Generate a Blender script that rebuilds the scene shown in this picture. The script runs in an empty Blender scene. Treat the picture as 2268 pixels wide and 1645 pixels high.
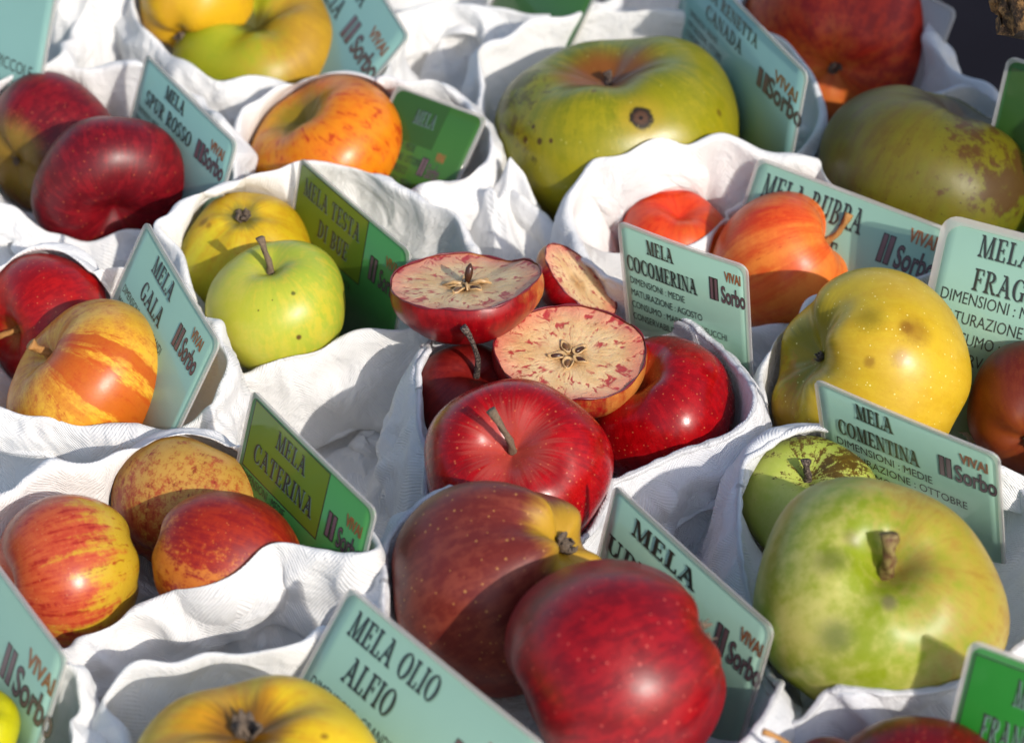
import bpy, bmesh, math, random
import numpy as np
from mathutils import Vector, Matrix, Quaternion

S = bpy.context.scene
COL = S.collection
# ------------------------------------------------------------------ camera
PITCH, DIST, LENS = math.radians(38), 1.3, 104.0
CT = np.array([0.0, 0.0, 0.06])
CR = np.array([1.0, 0, 0])
CU = np.array([0, math.sin(PITCH), math.cos(PITCH)])
CF = np.array([0, math.cos(PITCH), -math.sin(PITCH)])
CB = -CF
CC = CT - DIST * CF
FPX = 2268 * LENS / 36.0
cam = bpy.data.cameras.new('camera')
camo = bpy.data.objects.new('camera', cam)
COL.objects.link(camo)
camo.location = CC
camo.rotation_euler = (math.pi / 2 - PITCH, 0, 0)
cam.lens = LENS
cam.sensor_width = 36
cam.clip_start = 0.02
cam.clip_end = 60
cam.dof.use_dof = True
cam.dof.focus_distance = 1.255
cam.dof.aperture_fstop = 9
S.camera = camo
# ------------------------------------------------------------------ sky and sun
SUN_AZ, SUN_EL = math.radians(55), math.radians(32)     # azimuth: from +x towards the camera
SUNV = Vector((math.cos(SUN_EL) * math.cos(SUN_AZ), -math.cos(SUN_EL) * math.sin(SUN_AZ), math.sin(SUN_EL)))
W = bpy.data.worlds.new('World')
S.world = W
W.use_nodes = True
wn = W.node_tree
bg = wn.nodes['Background']
sky = wn.nodes.new('ShaderNodeTexSky')
sky.sky_type = 'NISHITA'
sky.sun_disc = False
sky.air_density = 1.0
sky.dust_density = 1.6
sky.sun_elevation = SUN_EL
sky.sun_rotation = math.atan2(SUNV.x, SUNV.y)
wn.links.new(sky.outputs[0], bg.inputs[0])
bg.inputs[1].default_value = 0.15
sl = bpy.data.lights.new('sun', 'SUN')
sl.energy = 2.9
sl.angle = math.radians(0.6)
sl.color = (1.0, 0.94, 0.86)
so = bpy.data.objects.new('sun', sl)
so.rotation_mode = 'QUATERNION'
so.rotation_quaternion = SUNV.to_track_quat('Z', 'Y')
COL.objects.link(so)
S.view_settings.view_transform = 'Standard'
S.view_settings.look = 'None'
S.view_settings.exposure = 0.40
S.view_settings.gamma = 1
S.view_settings.use_curve_mapping = False
S.cycles.use_denoising = True
S.cycles.max_bounces = 10
S.cycles.diffuse_bounces = 6
S.cycles.glossy_bounces = 3
S.cycles.transmission_bounces = 4
S.cycles.caustics_reflective = False
S.cycles.caustics_refractive = False

# ------------------------------------------------------------------ helpers
def ray(u, v):
    return CF + (u - 1134) / FPX * CR + (822.5 - v) / FPX * CU

def P3(u, v, z):
    """world point seen at photo position (u, v) at height z (m)"""
    r = ray(u, v)
    return CC + r * ((z - CC[2]) / r[2])

def camdir(d):
    w = d[0] * CR + d[1] * CU + d[2] * CB
    return w / np.linalg.norm(w)

def lin(c):
    return tuple(((x / 255) / 12.92 if x <= 10.3 else (((x / 255) + .055) / 1.055) ** 2.4) for x in c) + (1.0,)

def tag(o, label=None, cat=None, group=None, kind=None):
    if label: o['label'] = label
    if cat: o['category'] = cat
    if group: o['group'] = group
    if kind: o['kind'] = kind
    return o

def mesh_obj(name, verts, faces, mat, parent=None, smooth=True, uv=None, loopuv=False):
    me = bpy.data.meshes.new(name)
    me.from_pydata([tuple(map(float, p)) for p in verts], [], [tuple(map(int, f)) for f in faces])
    if uv is not None:
        l = me.uv_layers.new(name='UVMap')
        li = np.zeros(len(me.loops), dtype=np.int32)
        me.loops.foreach_get('vertex_index', li)
        uva = np.asarray(uv, dtype=np.float32)
        l.data.foreach_set('uv', (uva if len(uva) == len(li) and loopuv else uva[li]).ravel())
    if smooth:
        me.polygons.foreach_set('use_smooth', [True] * len(me.polygons))
    me.update()
    o = bpy.data.objects.new(name, me)
    COL.objects.link(o)
    if mat: me.materials.append(mat)
    if parent: o.parent = parent
    return o

def tube(pts, rads, n=10, cap=True):
    pts = [np.array(p, float) for p in pts]
    V, F = [], []
    ref = np.array([.31, .77, .55])
    for i, p in enumerate(pts):
        t = pts[min(i + 1, len(pts) - 1)] - pts[max(i - 1, 0)]
        t /= np.linalg.norm(t) + 1e-12
        a = ref - t * ref.dot(t); a /= np.linalg.norm(a)
        b = np.cross(t, a)
        for k in range(n):
            an = 2 * math.pi * k / n
            V.append(p + rads[i] * (math.cos(an) * a + math.sin(an) * b))
    for i in range(len(pts) - 1):
        for k in range(n):
            F.append((i * n + k, i * n + (k + 1) % n, (i + 1) * n + (k + 1) % n, (i + 1) * n + k))
    if cap:
        F.append(tuple(range(n - 1, -1, -1)))
        F.append(tuple((len(pts) - 1) * n + k for k in range(n)))
    return V, F

# ------------------------------------------------------------------ node helpers
class NT:
    def __init__(s, name):
        s.m = bpy.data.materials.new(name)
        s.m.use_nodes = True
        s.t = s.m.node_tree
        s.b = s.t.nodes['Principled BSDF']
        s.out = s.t.nodes['Material Output']
    def put(s, sock, v):
        if isinstance(v, bpy.types.NodeSocket): s.t.links.new(v, sock)
        elif v is not None: sock.default_value = v
    def node(s, ty, **kw):
        n = s.t.nodes.new(ty)
        for k, v in kw.items(): setattr(n, k, v)
        return n
    def math(s, op, a, b=None, c=None, clamp=False):
        n = s.node('ShaderNodeMath', operation=op, use_clamp=clamp)
        for i, v in enumerate((a, b, c)):
            if v is not None: s.put(n.inputs[i], v)
        return n.outputs[0]
    def vm(s, op, a, b=None, scale=None):
        n = s.node('ShaderNodeVectorMath', operation=op)
        s.put(n.inputs[0], a)
        if b is not None: s.put(n.inputs[1], b)
        if scale is not None: s.put(n.inputs[3], scale)
        return n.outputs[1] if op in ('DOT_PRODUCT', 'LENGTH', 'DISTANCE') else n.outputs[0]
    def mix(s, f, a, b, blend='MIX'):
        n = s.node('ShaderNodeMix', data_type='RGBA', blend_type=blend)
        s.put(n.inputs[0], f); s.put(n.inputs[6], a); s.put(n.inputs[7], b)
        return n.outputs[2]
    def noise(s, vec, scale, detail=3, rough=.55, dist=0.0):
        n = s.node('ShaderNodeTexNoise')
        s.put(n.inputs['Vector'], vec)
        n.inputs['Scale'].default_value = scale
        n.inputs['Detail'].default_value = detail
        n.inputs['Roughness'].default_value = rough
        n.inputs['Distortion'].default_value = dist
        return n.outputs[0]
    def smooth(s, v, lo, hi, a=0.0, b=1.0):
        n = s.node('ShaderNodeMapRange', interpolation_type='SMOOTHSTEP')
        s.put(n.inputs[0], v); s.put(n.inputs[1], lo); s.put(n.inputs[2], hi)
        s.put(n.inputs[3], a); s.put(n.inputs[4], b)
        return n.outputs[0]
    def comb(s, x, y, z):
        n = s.node('ShaderNodeCombineXYZ')
        for i, v in enumerate((x, y, z)): s.put(n.inputs[i], v)
        return n.outputs[0]
    def sep(s, v):
        n = s.node('ShaderNodeSeparateXYZ'); s.put(n.inputs[0], v); return n.outputs
    def tc(s, which='Object'):
        return s.node('ShaderNodeTexCoord').outputs[which]
    def bump(s, h, strength, dist, normal=None):
        n = s.node('ShaderNodeBump')
        n.inputs['Strength'].default_value = strength
        n.inputs['Distance'].default_value = dist
        s.put(n.inputs['Height'], h)
        if normal is not None: s.put(n.inputs['Normal'], normal)
        return n.outputs[0]
    def set(s, **kw):
        for k, v in kw.items(): s.put(s.b.inputs[k.replace('_', ' ')], v)
        return s

def flat_mat(name, col, rough=.6, **kw):
    m = NT(name); m.set(Base_Color=col, Roughness=rough, **kw); return m.m

# ------------------------------------------------------------------ cloth materials
def cloth_mat(name, col=(.88, .87, .85, 1), pitch=.0016, band=.013, depth=.00016, stain=0.0, thin=.22):
    m = NT(name)
    uv = m.sep(m.tc('UV'))
    u, v = uv[0], uv[1]
    wob = m.noise(m.tc('UV'), 60, 2)
    # herringbone twill: the diagonal turns over in every band
    tri = m.math('PINGPONG', m.math('MULTIPLY_ADD', m.noise(m.tc('UV'), 22, 2), .014, u), band)
    d = m.math('ADD', m.math('ADD', tri, v), m.math('MULTIPLY', wob, pitch * .5))
    w = m.math('SINE', m.math('MULTIPLY', d, 2 * math.pi / pitch))
    e = m.math('SINE', m.math('MULTIPLY', m.math('SUBTRACT', v, u), 2 * math.pi / (pitch * .62)))
    fine = m.noise(m.tc('UV'), 900, 2)
    h = m.math('ADD', m.math('ADD', w, m.math('MULTIPLY', e, .25)), m.math('MULTIPLY', fine, 1.1))
    crease = m.noise(m.tc('UV'), 38, 4, .6, .6)
    n0 = m.bump(crease, .7, .006)
    n1 = m.bump(h, .6, depth, n0)
    big = m.noise(m.tc('UV'), 14, 3)
    c = m.mix(m.smooth(big, .3, .75), col, tuple(x * .955 for x in col[:3]) + (1,))
    c = m.mix(m.math('MULTIPLY', m.smooth(w, -1, -.1, 1, 0), .05), c, (col[0] * .75, col[1] * .76, col[2] * .8, 1))
    vo = m.node('ShaderNodeTexVoronoi'); vo.inputs['Scale'].default_value = 75
    m.put(vo.inputs['Vector'], m.tc('UV'))
    sp = m.math('MULTIPLY', m.smooth(vo.outputs['Distance'], .045, .07, .7, 0), m.math('LESS_THAN', m.sep(vo.outputs['Color'])[0], .05))
    c = m.mix(sp, c, (.10, .075, .05, 1))          # specks of dirt
    if stain:
        st = m.math('MULTIPLY', m.smooth(m.noise(m.tc('UV'), 55, 5, .7), .70, .78), stain)
        c = m.mix(st, c, (.45, .28, .14, 1))
    m.set(Base_Color=c, Roughness=.92, Normal=n1, Specular_IOR_Level=.15, Sheen_Weight=.15)
    tr = m.node('ShaderNodeBsdfTranslucent'); m.put(tr.inputs[0], c); m.put(tr.inputs[1], n1)
    mx = m.node('ShaderNodeMixShader'); mx.inputs[0].default_value = thin
    m.t.links.new(m.b.outputs[0], mx.inputs[1]); m.t.links.new(tr.outputs[0], mx.inputs[2])
    m.t.links.new(mx.outputs[0], m.out.inputs[0])
    return m.m

CLOTH = cloth_mat('white_twill_cloth')
CLOTH_COOL = cloth_mat('white_fine_twill_cloth', (.85, .85, .86, 1), .0015, .011, .00018, .5)
CLOTH_WARM = cloth_mat('white_warm_twill_cloth', (.88, .865, .84, 1), .0016, .016, .00015)
TABLECLOTH = cloth_mat('white_tablecloth_weave', (.80, .80, .83, 1), .0011, 9.0, .0001, thin=0.0)
HEM = cloth_mat('white_hem_cord', (.85, .85, .86, 1), .0015, 9.0, .0002)

# ------------------------------------------------------------------ the setting
def poly_slab(name, pts, z1, z0, mat, parent=None):
    n = len(pts)
    V = [(x, y, z1) for x, y in pts] + [(x, y, z0) for x, y in pts]
    F = [tuple(range(n)), tuple(range(2 * n - 1, n - 1, -1))]
    for i in range(n):
        j = (i + 1) % n
        F.append((i, i + n, j + n, j))
    uv = [(x, y) for x, y in pts] * 2
    return mesh_obj(name, V, F, mat, parent, smooth=False, uv=uv)

gm = NT('dark_pavement')
gn = gm.noise(gm.tc('Object'), 6, 5)
gm.set(Base_Color=gm.mix(gn, (.006, .0055, .008, 1), (.016, .0145, .020, 1)), Roughness=.95, Specular_IOR_Level=.05)
ground = poly_slab('ground', [(-30, -30), (30, -30), (30, 30), (-30, 30)], -.80, -.85, gm.m)
tag(ground, kind='structure')
# market table, its far right-hand edge runs obliquely
TABLE = [(-.75, -.85), (1.0, -.85), (.80, -.10), (.245, .305), (.10, .62), (-.75, .62)]
wood = flat_mat('table_board_wood', (.16, .10, .06, 1), .7)
tbl = poly_slab('market_table', TABLE, -.004, -.035, wood)
tag(tbl, 'wooden market table top under the white tablecloth', 'table')
for (x, y) in ((-.65, -.75), (.85, -.75), (-.65, .5), (.05, .5)):
    V, F = tube([(x, y, -.80), (x, y, -.035)], [.03, .03], 4)
    mesh_obj('leg', V, F, wood, tbl, smooth=False)
tc_ = poly_slab('tablecloth', TABLE, 0.0, -.0035, TABLECLOTH)
tag(tc_, 'flat pale white tablecloth lying under all the apple bags', 'tablecloth')

# ------------------------------------------------------------------ apples
def apple_profile(t, ph, k):
    """unit apple: +z is the stem end. returns x, y, z arrays"""
    st, ct = np.sin(t), np.cos(t)
    rho = st ** .92
    rho = rho * (1 + k['taper'] * ct)
    h = ct * k['asp']
    lob = np.cos(5 * (ph + k['lp']))
    low = np.clip(.5 - .5 * ct, 0, 1)
    rho = rho * (1 + k['lobe'] * lob * (.35 + low) + k['w2'] * np.cos(2 * (ph + k['p2'])) + k['w3'] * np.cos(3 * (ph + k['p3'])) * st)
    h = h + k['lobe'] * 1.3 * lob * np.exp(-((rho - .45) / .28) ** 2) * np.where(ct < 0, -1.0, .5)
    h = h + k['slant'] * rho * np.cos(ph + k['p2'])
    top = ct > 0
    dt, wt, db, wb = k['cav']
    h = h - np.where(top, dt * np.exp(-(rho / wt) ** 1.5), 0) + np.where(~top, db * np.exp(-(rho / wb) ** 1.6), 0)
    return rho * np.cos(ph), rho * np.sin(ph), h

def rot_to(axis, spin):
    q = Vector((0, 0, 1)).rotation_difference(Vector(axis))
    return q @ Quaternion((0, 0, 1), spin)

def slin(c):
    return tuple(.92 * x ** 1.28 for x in lin(c)[:3]) + (1.0,)

def skin_mat(name, R, q, a):
    m = NT(name)
    P = m.vm('SCALE', m.tc('Object'), scale=1.0 / R)
    sd = a.get('seed', 1.0)
    Ps = m.vm('ADD', P, (sd * 3.1, sd * 1.7, sd * 5.3))
    Pn = m.vm('NORMALIZE', P)
    xyz = m.sep(P)
    az = m.vm('NORMALIZE', m.comb(xyz[0], xyz[1], .0001))
    v = m.sep(m.tc('UV'))[1]
    azx = m.sep(az)
    fs = a.get('sf', 7) * .62
    svec = m.comb(m.math('MULTIPLY_ADD', azx[0], fs, sd), m.math('MULTIPLY_ADD', azx[1], fs, sd * 2), m.math('MULTIPLY', v, a.get('sl', 3.0)))
    streak = m.noise(svec, 1.0, 4, .62, .15)
    svec2 = m.comb(m.math('MULTIPLY_ADD', azx[0], fs * 2.6, sd * 4), m.math('MULTIPLY_ADD', azx[1], fs * 2.6, sd), m.math('MULTIPLY', v, a.get('sl', 3.0) * 2.2))
    streak2 = m.noise(svec2, 1.0, 4, .65, .2)
    big = m.noise(Ps, 1.5, 3)
    mott = m.noise(Ps, 9, 5, .65)
    fine = m.noise(Ps, 34, 3, .6)
    inv = q.inverted()
    L = lambda d: tuple(inv @ Vector(camdir(d)))
    # ground colour
    g = m.mix(m.smooth(m.math('ADD', big, m.math('MULTIPLY', m.math('SUBTRACT', mott, .5), .6)), .33, .68), slin(a['g1']), slin(a['g2']))
    g = m.mix(m.math('MULTIPLY', m.smooth(fine, .5, .8), .18), g, tuple(min(1, x * 1.35) for x in slin(a['g1'])[:3]) + (1,))
    c = g
    if 'b1' in a:
        dot = m.vm('DOT_PRODUCT', Pn, L(a.get('bd', (0, 1, .3))))
        val = m.math('MULTIPLY_ADD', dot, a.get('bk', .5), a.get('cov', .2))
        val = m.math('MULTIPLY_ADD', m.math('SUBTRACT', big, .5), a.get('bn', .6), val)
        val = m.math('MULTIPLY_ADD', m.math('SUBTRACT', streak, .5), a.get('bs', 1.0), val)
        val = m.math('MULTIPLY_ADD', m.math('SUBTRACT', mott, .5), a.get('bm', .5), val)
        val = m.math('MULTIPLY_ADD', m.math('SUBTRACT', fine, .5), a.get('bf', .25), val)
        mask = m.smooth(val, -a.get('soft', .25), a.get('soft', .25))
        dk = m.math('MULTIPLY_ADD', m.math('SUBTRACT', mott, .5), .9, m.math('MULTIPLY_ADD', m.math('SUBTRACT', big, .5), .5, streak2))
        b = m.mix(m.smooth(dk, .36, .70), slin(a['b1']), slin(a['b2']))
        c = m.mix(m.math('MULTIPLY', mask, a.get('bo', 1.0)), g, b)
    if 's1' in a:          # broken stripes running from stem to eye
        sm = m.smooth(m.math('MULTIPLY_ADD', m.math('SUBTRACT', mott, .5), a.get('sn', .35), streak2), a.get('st', .58), a.get('st', .58) + a.get('ss', .06))
        c = m.mix(m.math('MULTIPLY', sm, a.get('so', .85)), c, slin(a['s1']))
    if 'bands' in a:       # wide clean-edged meridian bands (centre azimuth, half width, colour)
        at = m.math('ARCTAN2', xyz[1], xyz[0])
        for (bdir, hw, bc, op) in a['bands']:
            lb = L(bdir); ac = math.atan2(lb[1], lb[0])
            dd = m.math('ABSOLUTE', m.math('SUBTRACT', at, m.math('MULTIPLY_ADD', m.math('SUBTRACT', mott, .5), .12, ac)))
            dd = m.math('ADD', dd, m.math('MULTIPLY', m.math('SUBTRACT', streak2, .5), .45))
            mk = m.math('MULTIPLY', m.smooth(dd, hw - .03, hw + .06, 1, 0), op)
            c = m.mix(mk, c, m.mix(streak2, slin(bc), tuple(x * .72 for x in slin(bc)[:3]) + (1,)))
    if 'cavc' in a:        # other skin colour in and round the stem hollow
        rr = m.math('MULTIPLY_ADD', m.math('SUBTRACT', streak2, .5), a.get('cavn', .10), v)
        c = m.mix(m.smooth(rr, a.get('cavw', .10) * .5, a.get('cavw', .10) * 1.4, a.get('cavo', .85), 0), c, slin(a['cavc']))
    if 'eyec' in a:
        rr = m.math('MULTIPLY_ADD', m.math('SUBTRACT', streak2, .5), .12, v)
        c = m.mix(m.smooth(rr, 1 - a.get('eyew', .2) * 1.4, 1 - a.get('eyew', .2) * .6, 0, a.get('eyeo', .85)), c, slin(a['eyec']))
    if 'russ' in a:        # russet blotches (direction, spread, colour)
        for (d, lo, rc, op) in a['russ']:
            dt = m.vm('DOT_PRODUCT', Pn, L(d))
            dt = m.math('ADD', dt, m.math('MULTIPLY', m.math('SUBTRACT', mott, .5), 1.1))
            dt = m.math('ADD', dt, m.math('MULTIPLY', m.math('SUBTRACT', big, .5), .8))
            c = m.mix(m.math('MULTIPLY', m.smooth(dt, lo, lo + .16), op), c, slin(rc))
    for (d, ang, sc, soft, op) in a.get('spots', ()):
        dt = m.vm('DISTANCE', m.vm('ADD', Pn, m.vm('SCALE', m.comb(m.math('SUBTRACT', mott, .5), m.math('SUBTRACT', fine, .5), m.math('SUBTRACT', big, .5)), scale=ang * .9)), L(d))
        c = m.mix(m.smooth(dt, ang * (1 - soft), ang * (1 + soft), op, 0), c, slin(sc))
    h = m.math('MULTIPLY', mott, .5)
    if 'len' in a:         # lenticels
        lf, ls, lc, lo_ = a['len']
        vo = m.node('ShaderNodeTexVoronoi'); vo.inputs['Scale'].default_value = lf
        vo.inputs['Randomness'].default_value = .9
        m.put(vo.inputs['Vector'], Ps)
        rnd = m.sep(vo.outputs['Color'])[0]
        size = m.math('MULTIPLY', m.math('MULTIPLY_ADD', rnd, .6, .5), ls)
        lm = m.smooth(m.math('SUBTRACT', vo.outputs['Distance'], size), -.03, .035, 1, 0)
        c = m.mix(m.math('MULTIPLY', lm, lo_), c, slin(lc))
        h = m.math('MULTIPLY_ADD', lm, .35, h)
    c = m.mix(m.math('MULTIPLY', m.smooth(fine, .55, .75), .10), c, tuple(x * .6 for x in slin(a['g1'])[:3]) + (1,), 'MULTIPLY')
    ro = m.math('MULTIPLY_ADD', mott, .22, a.get('rough', .27) - .02)
    m.set(Base_Color=c, Roughness=ro, Normal=m.bump(h, .16, R * .022), Specular_IOR_Level=.36,
          Subsurface_Weight=.06, Subsurface_Scale=.003)
    m.b.inputs['Subsurface Radius'].default_value = (1.0, .45, .2)
    return m.m

STEM = NT('apple_stem_bark')
_n = STEM.noise(STEM.tc('Object'), 900, 4)
STEM.set(Base_Color=STEM.mix(_n, (.05, .03, .018, 1), (.24, .17, .11, 1)), Roughness=.8, Normal=STEM.bump(_n, .6, .0006))
STEM_D = NT('dark_woody_stem')
_n = STEM_D.noise(STEM_D.tc('Object'), 1100, 4)
STEM_D.set(Base_Color=STEM_D.mix(STEM_D.smooth(_n, .4, .7), (.022, .012, .010, 1), (.20, .15, .12, 1)), Roughness=.75, Normal=STEM_D.bump(_n, .6, .0006))
STEM_G = NT('green_brown_stem')
_n = STEM_G.noise(STEM_G.tc('Object'), 350, 4)
STEM_G.set(Base_Color=STEM_G.mix(STEM_G.smooth(_n, .35, .65), (.10, .04, .015, 1), (.20, .15, .045, 1)), Roughness=.65, Normal=STEM_G.bump(_n, .5, .0008))
STEM_O = NT('tan_stem')
_n = STEM_O.noise(STEM_O.tc('Object'), 900, 4)
STEM_O.set(Base_Color=STEM_O.mix(_n, (.22, .09, .02, 1), (.50, .25, .07, 1)), Roughness=.7, Normal=STEM_O.bump(_n, .5, .0005))
CALYX = NT('dry_calyx')
_n = CALYX.noise(CALYX.tc('Object'), 800, 4)
CALYX.set(Base_Color=CALYX.mix(_n, (.025, .016, .012, 1), (.22, .16, .11, 1)), Roughness=.9, Normal=CALYX.bump(_n, .7, .0008))

APPLES = []      # (centre, quaternion, equator radius, aspect) used as cloth colliders

def make_apple(key, label, u, v, z, rpx, axis, spin=0, ck=1.0, asp=.88, cav=(.34, .36, .22, .34), taper=.06, lobe=.022, skin=None,
               stem=None, calyx=True, w2=.02, w3=.015, slant=.03, seed=0, lumpy=.018, group=None, name='apple'):
    rng = random.Random(hash_key(key) + seed)
    c = P3(u, v, z)
    d = np.dot(c - CC, CF)
    R = rpx * d / FPX
    ax = camdir(axis)
    q = rot_to(ax, math.radians(spin))
    k = dict(asp=asp, cav=cav, taper=taper, lobe=lobe, lp=rng.uniform(0, 6), w2=w2, p2=rng.uniform(0, 6), w3=w3, p3=rng.uniform(0, 6), slant=slant)
    nt, na = 72, 96
    ts = np.linspace(0, 1, nt)
    ts = (ts - .55 * np.sin(2 * math.pi * ts) / (2 * math.pi)) * math.pi      # rings gather at the two hollows
    T, PH = np.meshgrid(ts[1:-1], np.arange(na) * 2 * math.pi / na, indexing='ij')
    x, y, h = apple_profile(T, PH, k)
    lump = 0
    for _ in range(9):
        dv = np.array([rng.gauss(0, 1) for _ in range(3)]); dv *= rng.uniform(2.2, 6.5) / np.linalg.norm(dv)
        lump = lump + np.sin(x * dv[0] + y * dv[1] + h * dv[2] + rng.uniform(0, 6.3)) / np.linalg.norm(dv)
    lump = 1 + lumpy * lump
    x, y, h = x * lump, y * lump, h * lump
    V = np.stack([x, y, h], -1).reshape(-1, 3) * R
    xt = [float(a) for a in apple_profile(np.array([1e-4]), np.array([0.]), k)[2]][0]
    xb = [float(a) for a in apple_profile(np.array([math.pi - 1e-4]), np.array([0.]), k)[2]][0]
    nr = nt - 2
    V = list(V) + [(0, 0, xt * R), (0, 0, xb * R)]
    uv = [(j / na, ts[i + 1] / math.pi) for i in range(nr) for j in range(na)] + [(0, 0), (0, 1)]
    F = []
    for i in range(nr - 1):
        for j in range(na):
            F.append((i * na + j, (i + 1) * na + j, (i + 1) * na + (j + 1) % na, i * na + (j + 1) % na))
    for j in range(na):
        F.append((nr * na, j, (j + 1) % na))
        F.append((nr * na + 1, (nr - 1) * na + (j + 1) % na, (nr - 1) * na + j))
    sk = dict(skin); sk.setdefault('seed', rng.uniform(0, 9))
    o = mesh_obj(name, V, F, skin_mat('apple_skin', R, q, sk), uv=uv)
    o.location = c; o.rotation_mode = 'QUATERNION'; o.rotation_quaternion = q
    tag(o, label, 'apple', group)
    if stem:                                  # (length/R, lean dir in camera space, thickness/R, material)
        sl_, lean, th, sm = stem
        lv = np.array((q.inverted() @ Vector(camdir(lean))))
        b0 = np.array([0, 0, xt * R - .02 * R])
        pts, rad = [], []
        for i in range(15):
            f = i / 14
            dirv = np.array([0, 0, 1]) * (1 - f) + lv * f
            dirv /= np.linalg.norm(dirv)
            pts.append(b0 + (np.array([0, 0, 1]) * (f - f * f / 2) + lv * f * f / 2) * sl_ * R + .012 * R * np.array([math.sin(5 * f + seed), math.cos(4 * f), 0]))
            rad.append(th * R * (1.15 - .35 * math.sin(f * math.pi * .8) + .42 * max(0, f - .72) / .28 * .8))
        V2, F2 = tube(pts, rad, 12)
        for i_ in range(len(V2)):              # knots and ridges
            ce = pts[i_ // 12]
            V2[i_] = ce + (V2[i_] - ce) * (1 + .16 * math.sin((i_ % 12) * 1.57 + i_ // 12 * .9) + rng.uniform(-.10, .10))
        mesh_obj('stem', V2, F2, sm, o)
    if calyx:
        V2, F2 = [], []
        b0 = np.array([0, 0, xb * R + .0])
        for s in range(9):
            an = s * .698 + rng.uniform(-.35, .35)
            ln = R * rng.uniform(.08, .17) * ck
            ou = np.array([math.cos(an), math.sin(an), 0]); si = np.array([-math.sin(an), math.cos(an), 0])
            i0 = len(V2)
            up = np.array([0, 0, -1.])
            for (f, w, hh) in ((.1, .04 * ck, -.02), (.45, .055 * ck, .04 * ck), (.7, .035 * ck, .10 * ck), (.6 + rng.uniform(-.4, .5), .008, (.13 + rng.uniform(-.05, .05)) * ck)):
                p = b0 + ou * ln * f + up * hh * R
                V2 += [p - si * w * R, p + si * w * R + up * .01 * R]
            for r_ in range(3):
                F2.append((i0 + 2 * r_, i0 + 2 * r_ + 1, i0 + 2 * r_ + 3, i0 + 2 * r_ + 2))
        co = mesh_obj('calyx', V2, F2, CALYX.m, o)
        sm_ = co.modifiers.new('thick', 'SOLIDIFY'); sm_.thickness = R * .012
    APPLES.append((np.array(c), q, R, asp))
    return o

def hash_key(s):
    h = 7
    for ch in s: h = (h * 131 + ord(ch)) % 1000003
    return h

# ------------------------------------------------------------------ the apples
GA = 'apples set out in white cloth bags'
RED_DARK = dict(g1=(150, 110, 50), g2=(160, 90, 45), b1=(118, 20, 34), b2=(150, 30, 42), bk=.55, cov=.55, bs=1.0, sf=6, len=(12, .15, (205, 120, 90), .45), rough=.30)

make_apple('O1', 'dark red apple with yellowish underside, behind the other by the SPUR ROSSO card', 112, 325, .050, 160, (.6, .35, -.7), ck=.45, asp=.84,
           skin=dict(RED_DARK, g1=(170, 140, 55), g2=(165, 115, 50), bd=(.1, .9, .2), cov=.42, bk=.7, eyec=(150, 130, 60)), group=GA)
make_apple('O2', 'purplish dark red apple, stem hollow turned down, front of the SPUR ROSSO bag', 245, 412, .060, 176, (.2, -.72, .62), asp=.70, cav=(.34, .34, .2, .3),
           skin=dict(RED_DARK, g1=(190, 120, 55), g2=(170, 80, 45), bd=(-.2, .9, .2), cov=.75, bk=.5, bs=1.3, sf=8, len=(11, .11, (220, 130, 84), .5)), group=GA)
make_apple('K1', 'bright red apple with a deep stem hollow beside the MELA GALA card', 108, 712, .0488, 152, (-.72, -.25, .62), asp=.92, cav=(.42, .4, .2, .3),
           skin=dict(g1=(190, 110, 40), g2=(180, 80, 30), b1=(160, 14, 20), b2=(185, 30, 26), bd=(.2, .5, .6), cov=.7, bk=.4, bs=.9, sf=8, cavc=(170, 110, 45), cavw=.06, len=(13, .15, (226, 140, 100), .5), rough=.24), stem=(.5, (-.5, -.1, .8), .05, STEM_O.m), group=GA)
make_apple('K2', 'yellow apple with wide orange bands, in front of the MELA GALA card', 198, 852, .057, 203, (-.74, .58, .42), spin=40, lumpy=.008, asp=.78, cav=(.28, .32, .2, .3), lobe=.012,
           skin=dict(g1=(230, 186, 66), g2=(234, 190, 84), b1=(200, 95, 34), b2=(190, 70, 32), bd=(-.7, .2, .5), cov=-.28, bk=.35, bs=1.1, bm=1.2, bf=.8, soft=.5, bo=.8, sf=7, s1=(200, 100, 40), st=.60, so=.5,
                     bands=[((.22, .0, .97), .20, (210, 106, 42), .85), ((.80, .05, .6), .09, (200, 84, 34), .8), ((-.22, -.1, .97), .03, (210, 120, 40), .45), ((.62, .0, .78), .02, (206, 100, 36), .6)], rough=.24),
           stem=(.34, (-.7, .5, .5), .055, STEM_O.m), group=GA)
make_apple('J1', 'yellow green apple with dried eye on top, behind the smooth green apple', 546, 566, .0495, 152, (0, -.66, -.75), asp=.88, cav=(.3, .3, .13, .22), lobe=.02,
           skin=dict(g1=(212, 206, 60), g2=(204, 204, 66), b1=(214, 184, 48), b2=(208, 170, 42), bd=(.4, .6, .4), cov=-.1, bk=.6, soft=.5, eyec=(150, 140, 70), eyew=.08, rough=.33,
                     spots=[((-.62, .5, .6), .09, (120, 80, 25), .5, .7), ((-.5, .42, .7), .05, (130, 90, 25), .5, .6)]), group=GA)
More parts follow.
